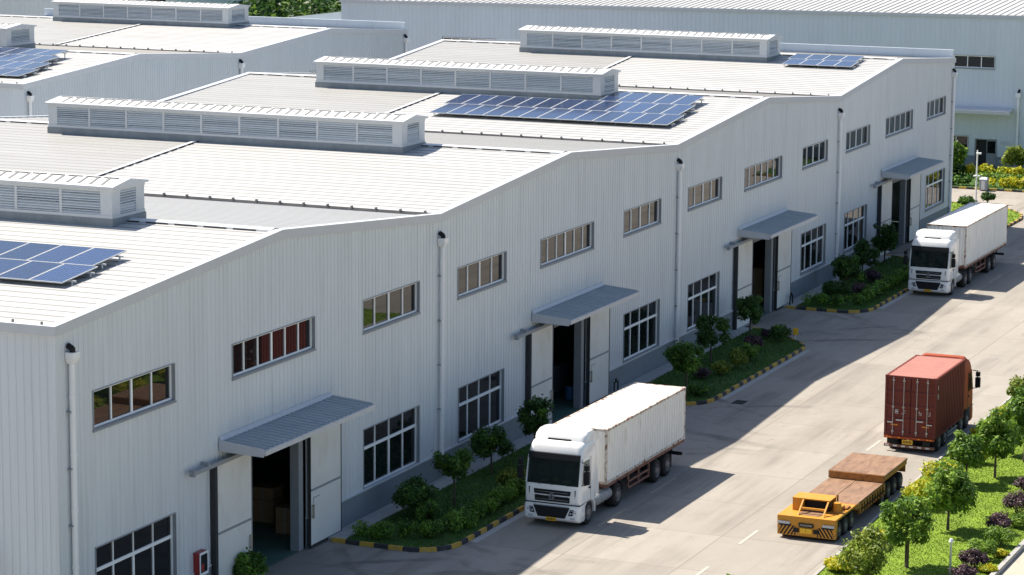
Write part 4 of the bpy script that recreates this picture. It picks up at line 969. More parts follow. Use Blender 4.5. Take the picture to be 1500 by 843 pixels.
def cab(parent, L, hw, paint, dome=True, zbase=.98):
    before = set(bpy.data.objects); rg = []
    for z, xf, h, rf in ((zbase, .03, hw, .16), (1.30, .0, hw, .17), (1.62, .03, hw, .17), (1.715, .05, hw, .17), (1.72, .62, hw, .06), (2.64, .72, hw-.03, .06), (2.645, .25, hw-.03, .20), (2.86, .30, hw-.04, .20), (3.06, .36, hw-.07, .24), (3.20, .46, hw-.11, .28), (3.25, .62, hw-.18, .30)):
        rg.append(ring(xf, L, h, rf, .08, z))
    body = loft(rg).build('cab', paint, parent, smooth=40)
    zs = [zbase, 1.30, 1.62, 1.72, 2.66, 2.86, 3.06]; xs = [.03, 0, .03, .05, .25, .30, .36]
    fx = lambda z: float(np.interp(z, zs, xs))
    def front(y0, z0, y1, z1, out, th=.03, taper=0):      # a slab lying on the cab front
        return MB().hexa([(fx(z0)-out, y0+taper, z0), (fx(z0)-out, y1-taper, z0), (fx(z1)-out, y1, z1), (fx(z1)-out, y0, z1)][::1],
                         [(fx(z0)-out+th, y0+taper, z0), (fx(z0)-out+th, y1-taper, z0), (fx(z1)-out+th, y1, z1), (fx(z1)-out+th, y0, z1)])
    front(-hw+.10, 1.725, hw-.10, 2.64, .004, .012).build('windscreen', mShield, body)
    wb_ = MB(); wb_.box(.11, -hw+.05, 1.722, .60, hw-.05, 1.80); wb_.build('dashboard', mInt, body, bevel=.02)
    MB().hexa([(.60, -hw+.03, 1.73), (.617, -hw+.03, 1.73), (.617, hw-.03, 1.73), (.60, hw-.03, 1.73)], [(.69, -hw+.06, 2.635), (.715, -hw+.06, 2.635), (.715, hw-.06, 2.635), (.69, hw-.06, 2.635)]).build('cab_lining', mInt, body)
    for y_ in (-.58, .58): MB().box(.50, y_-.26, 1.80, .60, y_+.26, 2.30).box(.52, y_-.13, 2.302, .60, y_+.13, 2.48).build('seat', mSeat, body, bevel=.03)
    sw = MB()
    for i in range(18):
        a, c_ = 2*math.pi*i/18, 2*math.pi*(i+1)/18; sw.tube((.34+.06*math.sin(a), .58+.2*math.cos(a), 1.97+.17*math.sin(a)), (.34+.06*math.sin(c_), .58+.2*math.cos(c_), 1.97+.17*math.sin(c_)), .018, 6)
    sw.build('steering_wheel', mBlk, body)
    if dome:
        MB().box(.16, .25, 1.802, .30, .55, 1.85).build('dash_item', mVest, body, bevel=.01); MB().box(.20, -.12, 1.802, .30, .04, 1.95).build('dash_item', mYel, body, bevel=.02); MB().box(.16, -.70, 1.802, .34, -.35, 1.88).build('dash_item', mTrim, body, bevel=.03)
    for s in (-1, 1):
        MB().hexa([(fx(1.72), s*(hw-.10), 1.717), (fx(1.72)+.16, s*(hw-.10), 1.717), (fx(1.72)+.16, s*(hw-.003), 1.717), (fx(1.72)+.05, s*(hw-.003), 1.717)],
                  [(fx(2.64), s*(hw-.13), 2.642), (fx(2.64)+.16, s*(hw-.13), 2.642), (fx(2.64)+.16, s*(hw-.033), 2.642), (fx(2.64)+.05, s*(hw-.033), 2.642)]).build('pillar', paint, body)
    front(-hw+.10, 2.62, hw-.10, 2.86, .09, .1).build('sun_visor', mBlk, body, bevel=.02)
    g = front(-.80, 1.04, .80, 1.52, .02, .03, .06).build('grille', mBlk, parent, bevel=.015)
    ch = MB()
    for z in (1.13, 1.28, 1.43): ch.box(fx(z)-.032, -.70, z-.012, fx(z)-.0225, -.15 if abs(z-1.28) < .1 else .70, z+.012)
    ch.box(fx(1.28)-.032, .15, 1.268, fx(1.28)-.0225, .70, 1.292); ch.build('grille_bar', mChrome, g)
    em = MB(); cx = fx(1.28)-.05
    for i in range(20):
        a, c = 2*math.pi*i/20, 2*math.pi*(i+1)/20
        P = lambda an, r, x: (x, r*math.cos(an), 1.28+r*math.sin(an))
        em.hexa([P(a, .105, cx), P(c, .105, cx), P(c, .135, cx), P(a, .135, cx)], [P(a, .105, cx+.03), P(c, .105, cx+.03), P(c, .135, cx+.03), P(a, .135, cx+.03)])
    for (y0, z0, y1, z1) in ((-.05, -.09, -.01, .095), (-.01, 0, .075, .075), (-.01, .02, .075, -.075)):
        v = Vector((0, y1-y0, z1-z0)).normalized(); nn = Vector((0, -v.z, v.y))*.017
        A, B_ = Vector((cx, y0, 1.28+z0)), Vector((cx, y1, 1.28+z1)); e = Vector((.025, 0, 0))
        em.hexa([A-nn, A+nn, B_+nn, B_-nn], [A-nn+e, A+nn+e, B_+nn+e, B_-nn+e])
    em.build('emblem', mChrome, g)
    wv = MB()
    for y in (-.62, .05, .6):
        wv.hexa([(fx(1.72)-.05, y, 1.70), (fx(1.72)-.05, y+.03, 1.70), (fx(1.80)-.04, y-.32, 1.80), (fx(1.80)-.04, y-.36, 1.80)], [(fx(1.72)-.03, y, 1.70), (fx(1.72)-.03, y+.03, 1.70), (fx(1.80)-.02, y-.32, 1.80), (fx(1.80)-.02, y-.36, 1.80)])
    build_each(wv, 'wiper', mBlk, body)
    for s in (-1, 1):     # side vents on the front corners
        MB().box(fx(1.45)+.03, min(s*(hw-.20), s*(hw-.235)), 1.26, fx(1.45)-.012, max(s*(hw-.20), s*(hw-.235)), 1.58).build('corner_vent', mBlk, body)
    # bumper
    bp = loft([ring(.05, .55, hw-.02, .14, .03, .27), ring(-.05, .55, hw+.01, .16, .03, .36), ring(-.05, .55, hw+.01, .16, .03, .80), ring(.0, .55, hw, .16, .03, .955)]).build('bumper', paint, parent, smooth=40)
    MB().hexa([(-.075, -.58, .42), (-.075, .58, .42), (-.055, .78, .86), (-.055, -.78, .86)], [(-.03, -.58, .42), (-.03, .58, .42), (-.0, .78, .86), (-.0, -.78, .86)]).build('lower_grille', mBlk, bp)
    MB().box(-.085, -.76, .865, -.03, .76, .90).build('chrome_strip', mChrome, bp)
    MB().box(-.035, -hw-.004, .957, .3, hw+.004, .985).build('black_strip', mBlk, bp)
    for s in (-1, 1):
        h = MB().hexa([(-.072, s*.72, .55), (-.03, s*1.08, .55), (-.03, s*1.10, .80), (-.072, s*.80, .80)], [(-.0, s*.72, .55), (.1, s*1.08, .55), (.1, s*1.10, .80), (-.0, s*.80, .80)]).build('headlight', mBlk, parent)
        l = MB()
        for yy, zz in ((.82, .64), (.93, .66), (1.02, .68)): l.tube((-.085+.11*(yy-.75), s*yy, zz), (-.06+.11*(yy-.75), s*yy, zz), .042, 12)
        for yy in (.86, .98): l.box(-.082+.11*(yy-.75), min(s*(yy-.05), s*(yy+.05)), .745, -.06+.11*(yy-.75), max(s*(yy-.05), s*(yy+.05)), .775)
        l.build('lens', mLamp, h)
        MB().box(-.068, min(s*.80, s*1.0), .40, -.03, max(s*.80, s*1.0), .47).build('fog_lamp', mLamp, bp)
    pl = MB().box(-.10, -.22, .29, -.076, .22, .43).build('number_plate', mYel, parent)
    pm_ = MB()
    for i in range(6): pm_.box(-.104, -.17+i*.06, .32, -.1005, -.135+i*.06, .40)
    pm_.build('plate_marks', mBlk, pl)
    # sides: glass, door seams, handle, mirrors, step
    for s in (-1, 1):
        y = s*(hw+.001)
        def slab(x0, z0, x1, z1, x2, x3, out, lo=hw, hi=hw-.03):
            return MB().hexa([(x0, s*(lo+out), z0), (x1, s*(lo+out), z0), (x2, s*(hi+out), z1), (x3, s*(hi+out), z1)], [(x0, s*(lo-.03), z0), (x1, s*(lo-.03), z0), (x2, s*(hi-.03), z1), (x3, s*(hi-.03), z1)])
        d = slab(.20, 1.02, 1.10, 2.70, 1.10, .34, .008).build('door', paint, parent)
        slab(.26, 1.78, 1.02, 2.60, 1.02, .40, .016).build('side_window', mShield, d)
        MB().box(.88, min(s*(hw+.01), s*(hw+.05)), 1.52, 1.05, max(s*(hw+.01), s*(hw+.05)), 1.57).build('door_handle', mBlk, d)
        sm = MB().box(1.102, min(s*hw, s*(hw+.011)), 1.02, 1.118, max(s*hw, s*(hw+.011)), 2.7); sm.box(.2, min(s*hw, s*(hw+.012)), 1.0, 1.11, max(s*hw, s*(hw+.012)), 1.018)
        sm.build('door_seam', mGap, d)
        m = MB().box(.06, min(s*(hw+.10), s*(hw+.34)), 1.82, .22, max(s*(hw+.10), s*(hw+.34)), 2.30).box(.06, min(s*(hw+.12), s*(hw+.32)), 2.34, .22, max(s*(hw+.12), s*(hw+.32)), 2.56)
        m.build('mirror', mBlk, body, bevel=.03)
        a = MB(); a.tube((.20, s*(hw-.02), 2.62), (.14, s*(hw+.2), 2.60), .02, 6); a.tube((.14, s*(hw+.2), 2.60), (.14, s*(hw+.2), 1.80), .02, 6); a.tube((.14, s*(hw+.2), 1.8), (.16, s*(hw-.02), 1.76), .02, 6)
        a.build('mirror_arm', mBlk, body)
        MB().box(.36, min(s*(hw-.02), s*(hw-.3)), .34, .58, max(s*(hw-.02), s*(hw-.3)), .96).build('step', mTank, body)
    if dome:
        dm = loft([ring(.74, L+.02, hw-.08, .2, .12, 3.245), ring(.80, L+.02, hw-.10, .22, .12, 3.42), ring(.98, L+.02, hw-.16, .25, .12, 3.56), ring(1.15, L, hw-.3, .25, .12, 3.60)]).build('roof_fairing', paint, parent, smooth=40)
        MB().hexa([(.70, -.5, 3.25), (.80, -.5, 3.25), (.80, .5, 3.25), (.70, .5, 3.25)], [(.72, -.48, 3.30), (.84, -.48, 3.33), (.84, .48, 3.33), (.72, .48, 3.30)]).build('roof_hatch', mBlk, dm)
    for s in (-1, 1):     # side wind deflectors behind the cab
        MB().hexa([(L+.002, s*hw, 1.1), (L+.28, s*(hw-.02), 1.1), (L+.28, s*(hw-.05), 3.1), (L+.002, s*(hw-.05), 3.2)], [(L+.002, s*(hw-.03), 1.1), (L+.28, s*(hw-.05), 1.1), (L+.28, s*(hw-.08), 3.1), (L+.002, s*(hw-.08), 3.2)]).build('side_fairing', paint, body)
    if dome:      # taller sleeper cab: stretch everything above the waist line
        for o in set(bpy.data.objects)-before:
            for v in o.data.vertices:
                if v.co.z > 1.62: v.co.z = 1.62+(v.co.z-1.62)*1.085
    return body
def arch(parent, x, hw, r0, r1, wd, m, a0=0, a1=180):
    for s in (-1, 1):
        b = MB(); n = 12
        for i in range(n):
            a, c = R(a0+(a1-a0)*i/n), R(a0+(a1-a0)*(i+1)/n)
            P = lambda an, r, y: (x+r*math.cos(an), y, .5+r*math.sin(an))
            yo, yi = s*hw, s*(hw-wd)
            b.hexa([P(a, r0, yo), P(c, r0, yo), P(c, r1, yo), P(a, r1, yo)], [P(a, r0, yi), P(c, r0, yi), P(c, r1, yi), P(a, r1, yi)])
        b.build('wheel_arch', m, parent)

def white_lorry(label, loc, cabL, cx0, cx1, cz0, cz1, front_ax, drive, trailer, guard, hw=1.20):
    t = thing('lorry', label, 'truck', loc, 0, 'white container lorries')
    cab(t, cabL, hw, mWhite)
    ch = MB()
    for s in (-1, 1): ch.box(.5, s*.45-.05, .62, drive[-1]+1.2, s*.45+.05, .88)
    for x in [front_ax]+list(drive): ch.tube((x, -1.0, .5), (x, 1.0, .5), .09, 8)
    ch.box(drive[0]-.4, -.5, .88, drive[-1]+.6, .5, 1.05); ch.box(.6, -.9, .5, cabL-.1, .9, .97)
    ch.build('chassis', mDark, t)
    tr = MB()
    for s in (-1, 1): tr.box(cx0+.1, s*.5-.06, cz0-.3, cx1-.1, s*.5+.06, cz0-.012)
    n = int((cx1-cx0)/1.1)
    for i in range(n+1): x = cx0+.1+(cx1-cx0-.3)*i/n; tr.box(x, -hw+.03, cz0-.14, x+.1, hw-.03, cz0-.012)
    for s in (-1, 1): tr.box(cx0+.05, min(s*(hw-.03), s*(hw-.08)), cz0-.15, cx1-.05, max(s*(hw-.03), s*(hw-.08)), cz0-.012)
    for x in trailer: tr.tube((x, -1.0, .5), (x, 1.0, .5), .08, 8)
    tr.build('trailer_frame', mRust, t)
    ax = MB(); ax.box(trailer[0]-.9, -.62, .55, trailer[-1]+.9, -.45, .9).box(trailer[0]-.9, .45, .55, trailer[-1]+.9, .62, .9)
    ax.build('suspension', mDark, t)
    for s in (-1, 1): wheel(t, front_ax, s*(hw-.03), .5, .3, s)
    for x in list(drive)+list(trailer): dual(t, x, hw-.02)
    arch(t, front_ax, hw-.002, .56, .66, .34, mWhite, -8, 200)
    arch(t, drive[0], hw-.03, .57, .60, .5, mDark, 10, 170)
    if len(drive) > 1: arch(t, drive[1], hw-.03, .57, .60, .5, mDark, 10, 170)
    x0, x1 = front_ax+.66, drive[0]-.62
    for s in (-1, 1):
        tk = loft([[(x, s*.85+.31*math.cos(a)*1.0, .70+.27*math.sin(a)) for a in [2*math.pi*i/20 for i in range(20)]] for x in (x0, x1)]).build('fuel_tank', mTank, t, smooth=40)
        st = MB(); k = 4
        for i in range(k):
            x = x0+(x1-x0)*(i+.5)/k
            for j in range(20):
                a, c = 2*math.pi*j/20, 2*math.pi*(j+1)/20; P = lambda an, r, xx: (xx, s*.85+(.31+r)*math.cos(an), .70+(.27+r)*math.sin(an))
                st.hexa([P(a, -.01, x), P(c, -.01, x), P(c, .012, x), P(a, .012, x)], [P(a, -.01, x+.05), P(c, -.01, x+.05), P(c, .012, x+.05), P(a, .012, x+.05)])
        st.build('tank_strap', mJamb, tk)
        g = MB(); yy0, yy1 = min(s*(hw-.02), s*(hw-.08)), max(s*(hw-.02), s*(hw-.08))
        for z in (.48, .74): g.box(guard[0], yy0, z, guard[1], yy1, z+.09)
        for i in range(3): xg = guard[0]+(guard[1]-guard[0]-.08)*i/2; g.box(xg, yy0-.004 if s < 0 else yy0, .47, xg+.08, yy1 if s < 0 else yy1+.004, cz0-.15)
        g.build('side_guard', mRust, t)
        lg = MB().box(guard[0]-.5, s*.9-.07, .25, guard[0]-.36, s*.9+.07, cz0-.15).box(guard[0]-.55, s*.9-.12, .2, guard[0]-.31, s*.9+.12, .26); lg.build('landing_leg', mRust, t)
    container(t, cx0, cx1, hw, cz0, cz1, mContW, mContW, mContRail)
    b = MB().box(cx1-.12, -1.1, .48, cx1-.0, 1.1, .62)
    for s in (-.6, .6): b.box(cx1-.10, s-.04, .622, cx1-.03, s+.04, cz0-.15)
    ub = b.build('rear_underrun_bar', mBlk, t)
    MB().box(trailer[-1]+.62, -1.12, .25, trailer[-1]+.64, -.6, .85).box(trailer[-1]+.62, .6, .25, trailer[-1]+.64, 1.12, .85).build('mudflap', mDark, t)
    return t
white_lorry('white container lorry nearest the camera, facing us beside the first bed', (23.42, -7.35, 0), 1.78, 2.85, 12.25, 1.22, 3.50, 1.02, (4.25,), (8.85, 10.15), (5.4, 7.9))
white_lorry('white container lorry farther away at the right edge, parked beyond the third bed', (83.35, -6.85, 0), 2.05, 4.0, 14.9, 1.28, 3.78, 1.15, (4.3, 5.55), (10.4, 11.75), (6.8, 9.3), 1.24)

# red lorry seen from behind, driving away
t = thing('lorry', 'dark red container lorry seen from behind, driving away past the sunny trees', 'truck', (49.35, -16.78, 0), math.pi)
hw = 1.17
cab(t, 1.55, hw, mCabR, dome=False)
loft([ring(.64, 1.56, hw-.16, .2, .12, 3.245), ring(.9, 1.56, hw-.2, .22, .12, 3.40), ring(1.1, 1.54, hw-.3, .2, .12, 3.44)]).build('roof_fairing', mCabR, t, smooth=40)
ch = MB()
for s in (-1, 1): ch.box(.5, s*.45-.05, .5, 6.7, s*.45+.05, .68)
ch.box(.6, -.9, .5, 1.5, .9, .96)
for x in (.95, 2.05, 5.05, 6.1): ch.tube((x, -1.0, .46), (x, 1.0, .46), .09, 8)
ch.build('chassis', mDark, t)
for s in (-1, 1):
    wheel(t, .95, s*(hw-.03), .46, .3, s); wheel(t, 2.05, s*(hw-.03), .46, .3, s)
    wheel(t, 5.05, s*(hw-.02), .46, .52, s); wheel(t, 6.1, s*(hw-.02), .46, .52, s)
    g = MB()
    for z in (.30, .46): g.box(2.75, min(s*(hw-.04), s*(hw-.1)), z, 4.4, max(s*(hw-.04), s*(hw-.1)), z+.07)
    for x in (2.85, 3.55, 4.25): g.box(x, min(s*(hw-.101), s*(hw-.13)), .28, x+.06, max(s*(hw-.101), s*(hw-.13)), .68)
    g.build('side_guard', mSteel, t)
    MB().box(2.8, min(s*(hw-.2), s*.6), .3, 4.2, max(s*(hw-.2), s*.6), .62).build('battery_box', mDark, t)
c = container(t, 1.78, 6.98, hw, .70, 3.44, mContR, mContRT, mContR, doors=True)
xd = 6.98; zb, zt = .79, 3.35
for s in (-1, 1):
    d = MB(); y0, y1 = (.015, hw-.09) if s > 0 else (-hw+.09, -.015)
    prof = [(zb, 0)]
    for k in range(4):
        a = zb+.10+(zt-zb-.1)*k/4; hgt = (zt-zb-.1)/4
        prof += [(a, 0), (a+.05, -.04), (a+hgt-.16, -.04), (a+hgt-.11, 0)]
    prof.append((zt, 0))
    for (za, da), (zc, dc) in zip(prof[:-1], prof[1:]): d.quad((xd-.02+da, y0, za), (xd-.02+da, y1, za), (xd-.02+dc, y1, zc), (xd-.02+dc, y0, zc))
    d.quad((xd-.07, y0, zb), (xd-.07, y1, zb), (xd-.07, y1, zt), (xd-.07, y0, zt))
    dr = d.build('rear_door', mContR, t)
    bars = MB()
    for y in (s*.30, s*.78):
        bars.tube((xd+.02, y, zb-.02), (xd+.02, y, zt+.02), .020, 8)
        for z in (zb+.1, zb+1.2, zt-.15): bars.box(xd-.02, y-.05, z, xd+.035, y+.05, z+.07)
    bars.build('locking_bar', pm('worn bar steel', (.42, .36, .33), .5, var=.2, vs=6), dr)
    hd = MB().box(xd+.025, min(s*.30, s*.62), 1.42, xd+.05, max(s*.30, s*.62), 1.47).box(xd+.025, min(s*.78, s*1.02), 1.30, xd+.05, max(s*.78, s*1.02), 1.35)
    hd.build('door_handle', mSteel, dr)
    # white painted marks on the doors (worn, block strokes)
    mk = MB(); xo = xd+.004-.02
    def stroke(y, z, w_, h): mk.box(xo, y-w_/2, z-h/2, xo+.006, y+w_/2, z+h/2)
    zc = 1.82
    # worn white characters; +y is the left door in the picture, so glyphs are laid out along -y
    G_ = (((-.05, 0, .024, .17), (.05, .03, .024, .11), (0, -.085, .10, .024)), ((.05, .03, .024, .13), (-.02, .0, .10, .022), (.0, -.08, .09, .024), (-.05, -.05, .024, .06))) if s > 0 else \
         (((-.04, .06, .10, .022), (.0, 0, .024, .12), (-.05, -.03, .06, .022), (.03, -.09, .13, .024)), ((-.06, 0, .022, .19), (.06, 0, .022, .19), (0, .085, .12, .022), (0, -.085, .12, .022), (0, .0, .07, .07)))
    for gl, cy in zip(G_, (.86, .46) if s > 0 else (-.30, -.62)):
        for (dy, dz, w_, h) in gl: stroke(cy-dy, zc+dz, w_, h)
    mk.build('painted_mark', pm('worn white marking', (.62, .58, .55), .6, var=.15, vs=9), dr)
    pt = MB().box(xo, min(s*.55, s*.88), 1.18, xo+.005, max(s*.55, s*.88), 1.24); pt.build('paint_patch', mAmber, dr)
mk = MB()
ym = hw+.0
for (x, z, w_, h) in ((6.62, 2.98, .025, .2), (6.66, 3.06, .03, .025), (6.62, 2.68, .13, .024), (6.675, 2.63, .024, .10), (6.62, 2.58, .13, .024), (6.565, 2.53, .024, .10), (6.62, 2.48, .13, .024)):
    mk.box(x-w_/2, ym-.008, z-h/2, x+w_/2, ym+.004, z+h/2)
mk.build('painted_mark', pm('white stencil', (.68, .66, .64), .6), c)
rl = MB().box(xd+.0, -hw+.02, .60, xd+.06, hw-.02, .695); rr = rl.build('light_bar', mCabR, t)
for y in (-1.0, -.85, .85, 1.0, -.45, .45): MB().box(xd+.061, y-.06, .625, xd+.08, y+.06, .675).build('tail_lamp', mAmber, rr)
MB().box(xd-.1, -1.15, .2, xd+.02, 1.15, .32).build('rear_bumper', mRust, t)
rb = MB()
for k in range(12):
    if k % 2 == 0: rb.box(xd+.021, -1.1+k*.185, .225, xd+.026, -1.1+(k+1)*.185, .295)
rb.build('reflective_strip', pm('pale reflector', (.62, .58, .55), .4), t)
pl = MB().box(xd+.0, -.32, .36, xd+.02, .16, .56).build('number_plate', mYel, t)
pk = MB()
for i in range(6): pk.box(xd+.0205, -.28+i*.07, .40, xd+.024, -.24+i*.07, .52)
pk.build('plate_marks', mBlk, pl)
MB().box(xd-.06, .62, .36, xd+.04, .95, .55).build('work_lamp', mBlk, t)
for s in (-1, 1): MB().box(xd-.4, min(s*.62, s*1.12), .12, xd-.38, max(s*.62, s*1.12), .58).build('mudflap', mDark, t)

# yellow heavy flatbed trailer, empty
t = thing('flatbed_trailer', 'empty yellow flatbed trailer with rusty deck and striped end on the road', 'trailer', (25.75, -17.16, 0), 0)
hw = 1.185
b = MB()
b.hexa([(0, -hw, .14), (0, hw, .14), (.25, hw, .14), (.25, -hw, .14)], [(-.04, -hw, .93), (-.04, hw, .93), (.25, hw, .93), (.25, -hw, .93)])
bd = b.build('end_panel', mFlatY, t, bevel=.015)
hz = MB()
for s in (-1, 1):
    for k in range(6):
        y0 = .42+k*.15; z0, z1 = .17, .55
        A = [(y0, z0), (y0+.075, z0), (y0+.075-.24, z1), (y0-.24, z1)]; A = [(min(max(q, .44), hw-.02), z) for q, z in A]
        if A[0][0] >= hw-.03 and A[2][0] >= hw-.03: continue
        X = lambda z: -.04*(z-.14)/.79-.004
        hz.hexa([(X(z), s*y, z) for y, z in A], [(X(z)+.006, s*y, z) for y, z in A])
hz.build('hazard_stripe', mBlk, bd)
l = MB()
for s in (-1, 1): l.box(-.075, min(s*.66, s*1.14), .60, -.03, max(s*.66, s*1.14), .70)
lb = l.build('lamp_bar', mLamp, bd)
l = MB()
for s in (-1, 1): l.box(-.06, min(s*.62, s*1.1), .53, -.02, max(s*.62, s*1.1), .585).box(-.06, min(s*.30, s*.52), .30, -.0, max(s*.30, s*.52), .46)
l.build('bracket', mBlk, bd)
pl = MB().box(-.07, -.24, .28, -.03, .24, .48).build('number_plate', mYel, t); MB().box(-.075, -.004, .285, -.0705, .004, .475).build('plate_marks', mBlk, pl)
sg = MB().box(-.08, -.30, .53, -.035, .30, .68).build('sign_board', mBlk, t)
k = MB()
for i in range(6): 
    y = -.24+i*.085; k.box(-.084, y, .57, -.0805, y+.012, .645).box(-.084, y+.04, .57, -.0805, y+.052, .645).box(-.084, y+.012, .60+.02*(i % 2), -.0805, y+.04, .612+.02*(i % 2))
k.build('sign_mark', pm('sign lettering', (.55, .52, .45), .6), sg)
# front deck with sloped wings over the wheels
b = MB(); b.box(.252, -hw, .84, 2.75, hw, .925); b.box(.252, -.75, .3, 2.9, .75, .838)
fd = b.build('front_deck', mFlatY, t, bevel=.01)
MB().box(.26, -.45, .927, 2.0, .45, .935).build('tread_plate', mDeck, fd)
b = MB(); b.hexa([(2.752, -hw, .70), (3.35, -hw, .64), (3.35, hw, .64), (2.752, hw, .70)], [(2.752, -hw, .925), (3.35, -hw, .86), (3.35, hw, .86), (2.752, hw, .925)]); b.build('deck_slope', mDeckSide, fd)
b = MB(); b.box(3.0, -hw+.03, .845, 7.1, -.015, .90); b.box(3.0, .015, .845, 7.1, hw-.03, .90)
b.build('main_deck', mDeck, t)
b = MB()
for s in (-1, 1): b.box(3.352, min(s*hw, s*(hw-.12)), .40, 7.1, max(s*hw, s*(hw-.12)), .84)
b.box(3.352, -.6, .35, 9.4, .6, .80)
sb = b.build('side_beam', mDeckSide, t)
b = MB(); x = 3.6
while x < 7.0:
    for s in (-1, 1): b.box(x, min(s*(hw+.001), s*(hw+.03)), .44, x+.05, max(s*(hw+.001), s*(hw+.03)), .80)
    x += .38
for s in (-1, 1): b.box(3.5, min(s*(hw+.031), s*(hw+.05)), .56, 6.9, max(s*(hw+.031), s*(hw+.05)), .60)
b.build('side_rib', mBlk, sb)
MB().box(4.2, -hw-.056, .46, 4.6, -hw-.052, .54).box(5.2, -hw-.056, .46, 5.6, -hw-.052, .54).box(6.2, -hw-.056, .46, 6.6, -hw-.052, .54).build('reflector', mRed, sb)
b = MB(); b.box(6.9, -hw-.02, 1.13, 10.45, hw+.02, 1.22); rd = b.build('rear_deck', mDeck, t, bevel=.008)
MB().box(6.85, -hw, .92, 6.898, hw, 1.20).build('riser', mDeckSide, rd)
b = MB()
for s in (-1, 1): b.box(6.9, min(s*(hw-.0), s*(hw-.08)), .96, 10.4, max(s*(hw-.0), s*(hw-.08)), 1.128)
b.box(6.9, -.7, .80, 10.3, .7, 1.128); b.box(10.36, -hw+.05, .62, 10.42, hw-.05, 1.128); b.build('rear_beam', mDeckSide, rd)
for x in (.55, 1.45, 2.3):
    for s in (-1, 1): wheel(t, x, s*(hw-.01), .38, .42, s)
for x in (6.8, 7.75, 8.7, 9.65):
    for s in (-1, 1): wheel(t, x, s*(hw-.03), .38, .42, s)
# open control stand on the front deck
b = MB()
b.box(.90, -.66, 1.40, 1.85, .88, 1.445)
b.box(.92, .46, .927, 1.8, .87, 1.399); b.box(1.78, -.64, .927, 1.83, .46, 1.399)
for y in (-.60, .0+.42): b.hexa([(.14, y-.03, .927), (.24, y-.03, .927), (.24, y+.03, .927), (.14, y+.03, .927)], [(.88, y-.03, 1.40), (.96, y-.03, 1.40), (.96, y+.03, 1.40), (.88, y+.03, 1.40)])
b.hexa([(.50, -.57, 1.10), (.58, -.57, 1.10), (.58, .39, 1.10), (.50, .39, 1.10)], [(.52, -.57, 1.17), (.60, -.57, 1.17), (.60, .39, 1.17), (.52, .39, 1.17)])
st = b.build('control_stand', mFlatY, t)
MB().box(1.2, -.55, .93, 1.6, .4, 1.30).build('dark_interior', mBlk, st)  # black block puts the stand's shaded inside into its colour
b = MB(); b.tube((1.25, -.86, .93), (1.25, -.86, 1.32), .16, 14); b.box(1.5, -.95, .93, 2.0, -.72, 1.08); b.build('oil_tank', mFlatY, t, smooth=40)
MB().box(1.55, -.80, 1.08, 1.62, -.74, 1.55).box(1.75, -1.1, .93, 2.3, -.96, 1.0).build('post', mDeckSide, t)

# ------------------------------------------------------------------ road paint
def paint(name, x0, x1, y, wd, m, z=.008):
    o = MB().quad((x0, y-wd/2, z), (x1, y-wd/2, z), (x1, y+wd/2, z), (x0, y+wd/2, z)).build(name, m); return struct(o)
for x in (18.2, 24.1, 41.9, 48.5): paint('road_marking', x, x+2.3, -14.97, .13, mWhiteLine)
for x in (24.3, 30.2, 84, 90): paint('road_marking', x, x+3.2, -8.98, .14, mYelLine)

# ------------------------------------------------------------------ small things
t = thing('hose_cabinet', 'red fire hose cabinet with a glass door on the wall beside the nearest door', 'fire cabinet', (8.1, -.03, 1.02))
MB().box(-.30, -.26, .08, .30, 0, .92).build('cabinet_box', mRed, t, bevel=.01)
d = MB().box(-.30, -.28, .08, -.24, -.262, .92).box(.24, -.28, .08, .30, -.262, .92).box(-.24, -.28, .84, .24, -.262, .92).box(-.24, -.28, .08, .24, -.262, .18).build('door_frame', mFrame, t)
MB().box(-.24, -.272, .18, .24, -.264, .84).build('pane', mGlass, d)
MB().box(-.18, -.276, .24, .0, -.2725, .5).build('notice', mRed, d)
t = thing('lamp_post', 'slim white lamp post standing at the far kerb near the bin', 'lamp post', (126.2, .75, 0))
MB().tube((0, 0, 0), (0, 0, 3.9), .075, 10, .05).build('pole', mPipe, t, smooth=50)
MB().box(-.25, -.32, 3.62, .05, .05, 3.74).build('camera_head', mPipe, t, bevel=.03)
MB().box(-.14, -.25, 1.9, .14, .25, 2.0).build('crossarm', mPipe, t)
MB().tube((0, 0, 0), (0, 0, .12), .14, 10).build('base', mJamb, t)
t = thing('litter_bin', 'grey and white litter bin on the far kerb', 'bin', (132.85, 1.75, 0))
MB().box(-.3, -.30, .05, .3, .30, .9).build('bin_box', mJamb, t, bevel=.02)
MB().box(-.325, -.14, .12, -.305, .14, .82).build('panel', mTrim, t)
MB().hexa([(-.34, -.34, .9), (.34, -.34, .9), (.34, .34, .9), (-.34, .34, .9)], [(-.2, -.25, 1.04), (.2, -.25, 1.04), (.2, .25, 1.04), (-.2, .25, 1.04)]).build('lid', mVerge, t)
t = thing('garden_lamp', 'slim pale garden lamp on the lawn at the bottom right', 'lamp', (23.0, -23.6, .09))
MB().tube((0, 0, 0), (0, 0, 1.25), .045, 8).build('pole', pm('pale green pole', (.52, .56, .40), .5), t, smooth=50)
MB().tube((0, 0, 1.24), (0, 0, 1.36), .10, 10, .05).build('lamp_head', mPipe, t)
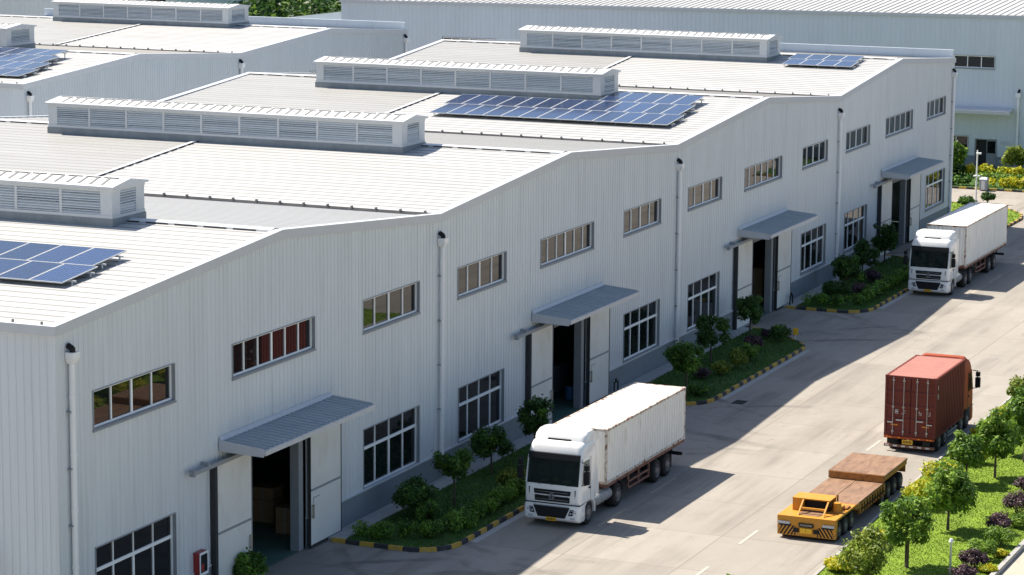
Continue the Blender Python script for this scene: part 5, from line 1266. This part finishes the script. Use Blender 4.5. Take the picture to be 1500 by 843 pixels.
# notice tag and valve by the beds
t = thing('garden_sign', 'little yellow sign at the far tip of the second bed', 'sign', (65.7, -4.15, .1))
MB().tube((0, 0, 0), (0, 0, .5), .02, 6).build('stake', mPipe, t); MB().box(-.02, -.14, .3, .02, .14, .68).build('plate', mYel, t)
def standpipe(label, x, y):
    t = thing('standpipe', label, 'water pipe', (x, y, .125), 0, 'standpipes at the wall')
    b = MB(); b.tube((0, 0, 0), (0, 0, .55), .04, 8); b.tube((0, 0, .5), (.5, 0, .5), .04, 8); b.tube((.5, 0, .52), (.5, 0, 0), .04, 8); b.build('pipe', mBlk, t, smooth=40)
    MB().tube((.25, -.03, .6), (.25, .03, .6), .09, 10).tube((.25, 0, .5), (.25, 0, .6), .02, 6).build('valve_wheel', mBlk, t)
standpipe('black standpipe loop against the plinth right of the second door', 48.3, -.35)
standpipe('black standpipe loop on the footpath right of the third door', 76.2, -.5)
# goods inside the doorways
gi = 0
def carton(label, x, y, z, a, b_, h, m=mCard, name='carton'):
    t = thing(name, label, 'box', (x, y, z), 0, 'cartons inside the doorways')
    MB().box(-a/2, -b_/2, 0, a/2, b_/2, h).build('box_body', m, t, bevel=.01)
    MB().box(-a/2-.002, -.03, .02, a/2+.002, .03, h+.003).build('tape', mKC, t)
    return t
carton('brown carton on the floor just inside the nearest doorway', 18.3, 1.7, .02, .8, .8, .55)
carton('brown carton stacked on top of another in the nearest doorway', 18.3, 1.7, .575, .8, .8, .5)
carton('pale carton topmost of the pile deeper in the nearest doorway', 19.7, 3.4, .92, .9, .9, .5)
carton('wide carton at the bottom of the pile deeper in the nearest doorway', 19.7, 3.4, .02, 1.1, 1.1, .9)
carton('tall brown carton inside the third doorway, lower one of the pile', 77.0, 1.7, .02, 1.6, 1.0, 1.0)
carton('tall brown carton inside the third doorway, upper one of the pile', 77.0, 1.7, 1.022, 1.6, 1.0, 1.1)
carton('dark crate on the floor inside the second doorway, behind the blue drum', 48.4, 3.0, .02, 1.2, 1.2, 1.3, mInner, 'crate')
t = thing('drum', 'blue plastic drum inside the second doorway', 'drum', (46.6, 1.3, .02))
MB().tube((0, 0, 0), (0, 0, .62), .24, 16).build('drum_body', mBlue, t, smooth=40); MB().tube((0, 0, .62), (0, 0, .70), .15, 14).build('lid', mBlk, t, smooth=40)
# small wall unit on the near end wall
t = thing('wall_unit', 'grey ventilation unit on the end wall at the left edge', 'vent unit', (-.78, 3.1, 3.72))
MB().box(-.55, -.6, 0, 0, .6, .12).build('hood', mTrim, t); MB().box(-.4, -.45, -.9, 0, .45, -.002).build('housing', mVerge, t)

t = thing('drain_cover', 'dark iron drain grating set in the concrete near the second bed', 'drain', (49.4, -6.45, 0))
MB().box(-.45, -.3, -.02, .45, .3, .012).build('frame', mKB, t)
g = MB()
for i in range(8): g.box(-.40+i*.105, -.26, .0125, -.345+i*.105, .26, .018)
g.build('grating', mDark, t)
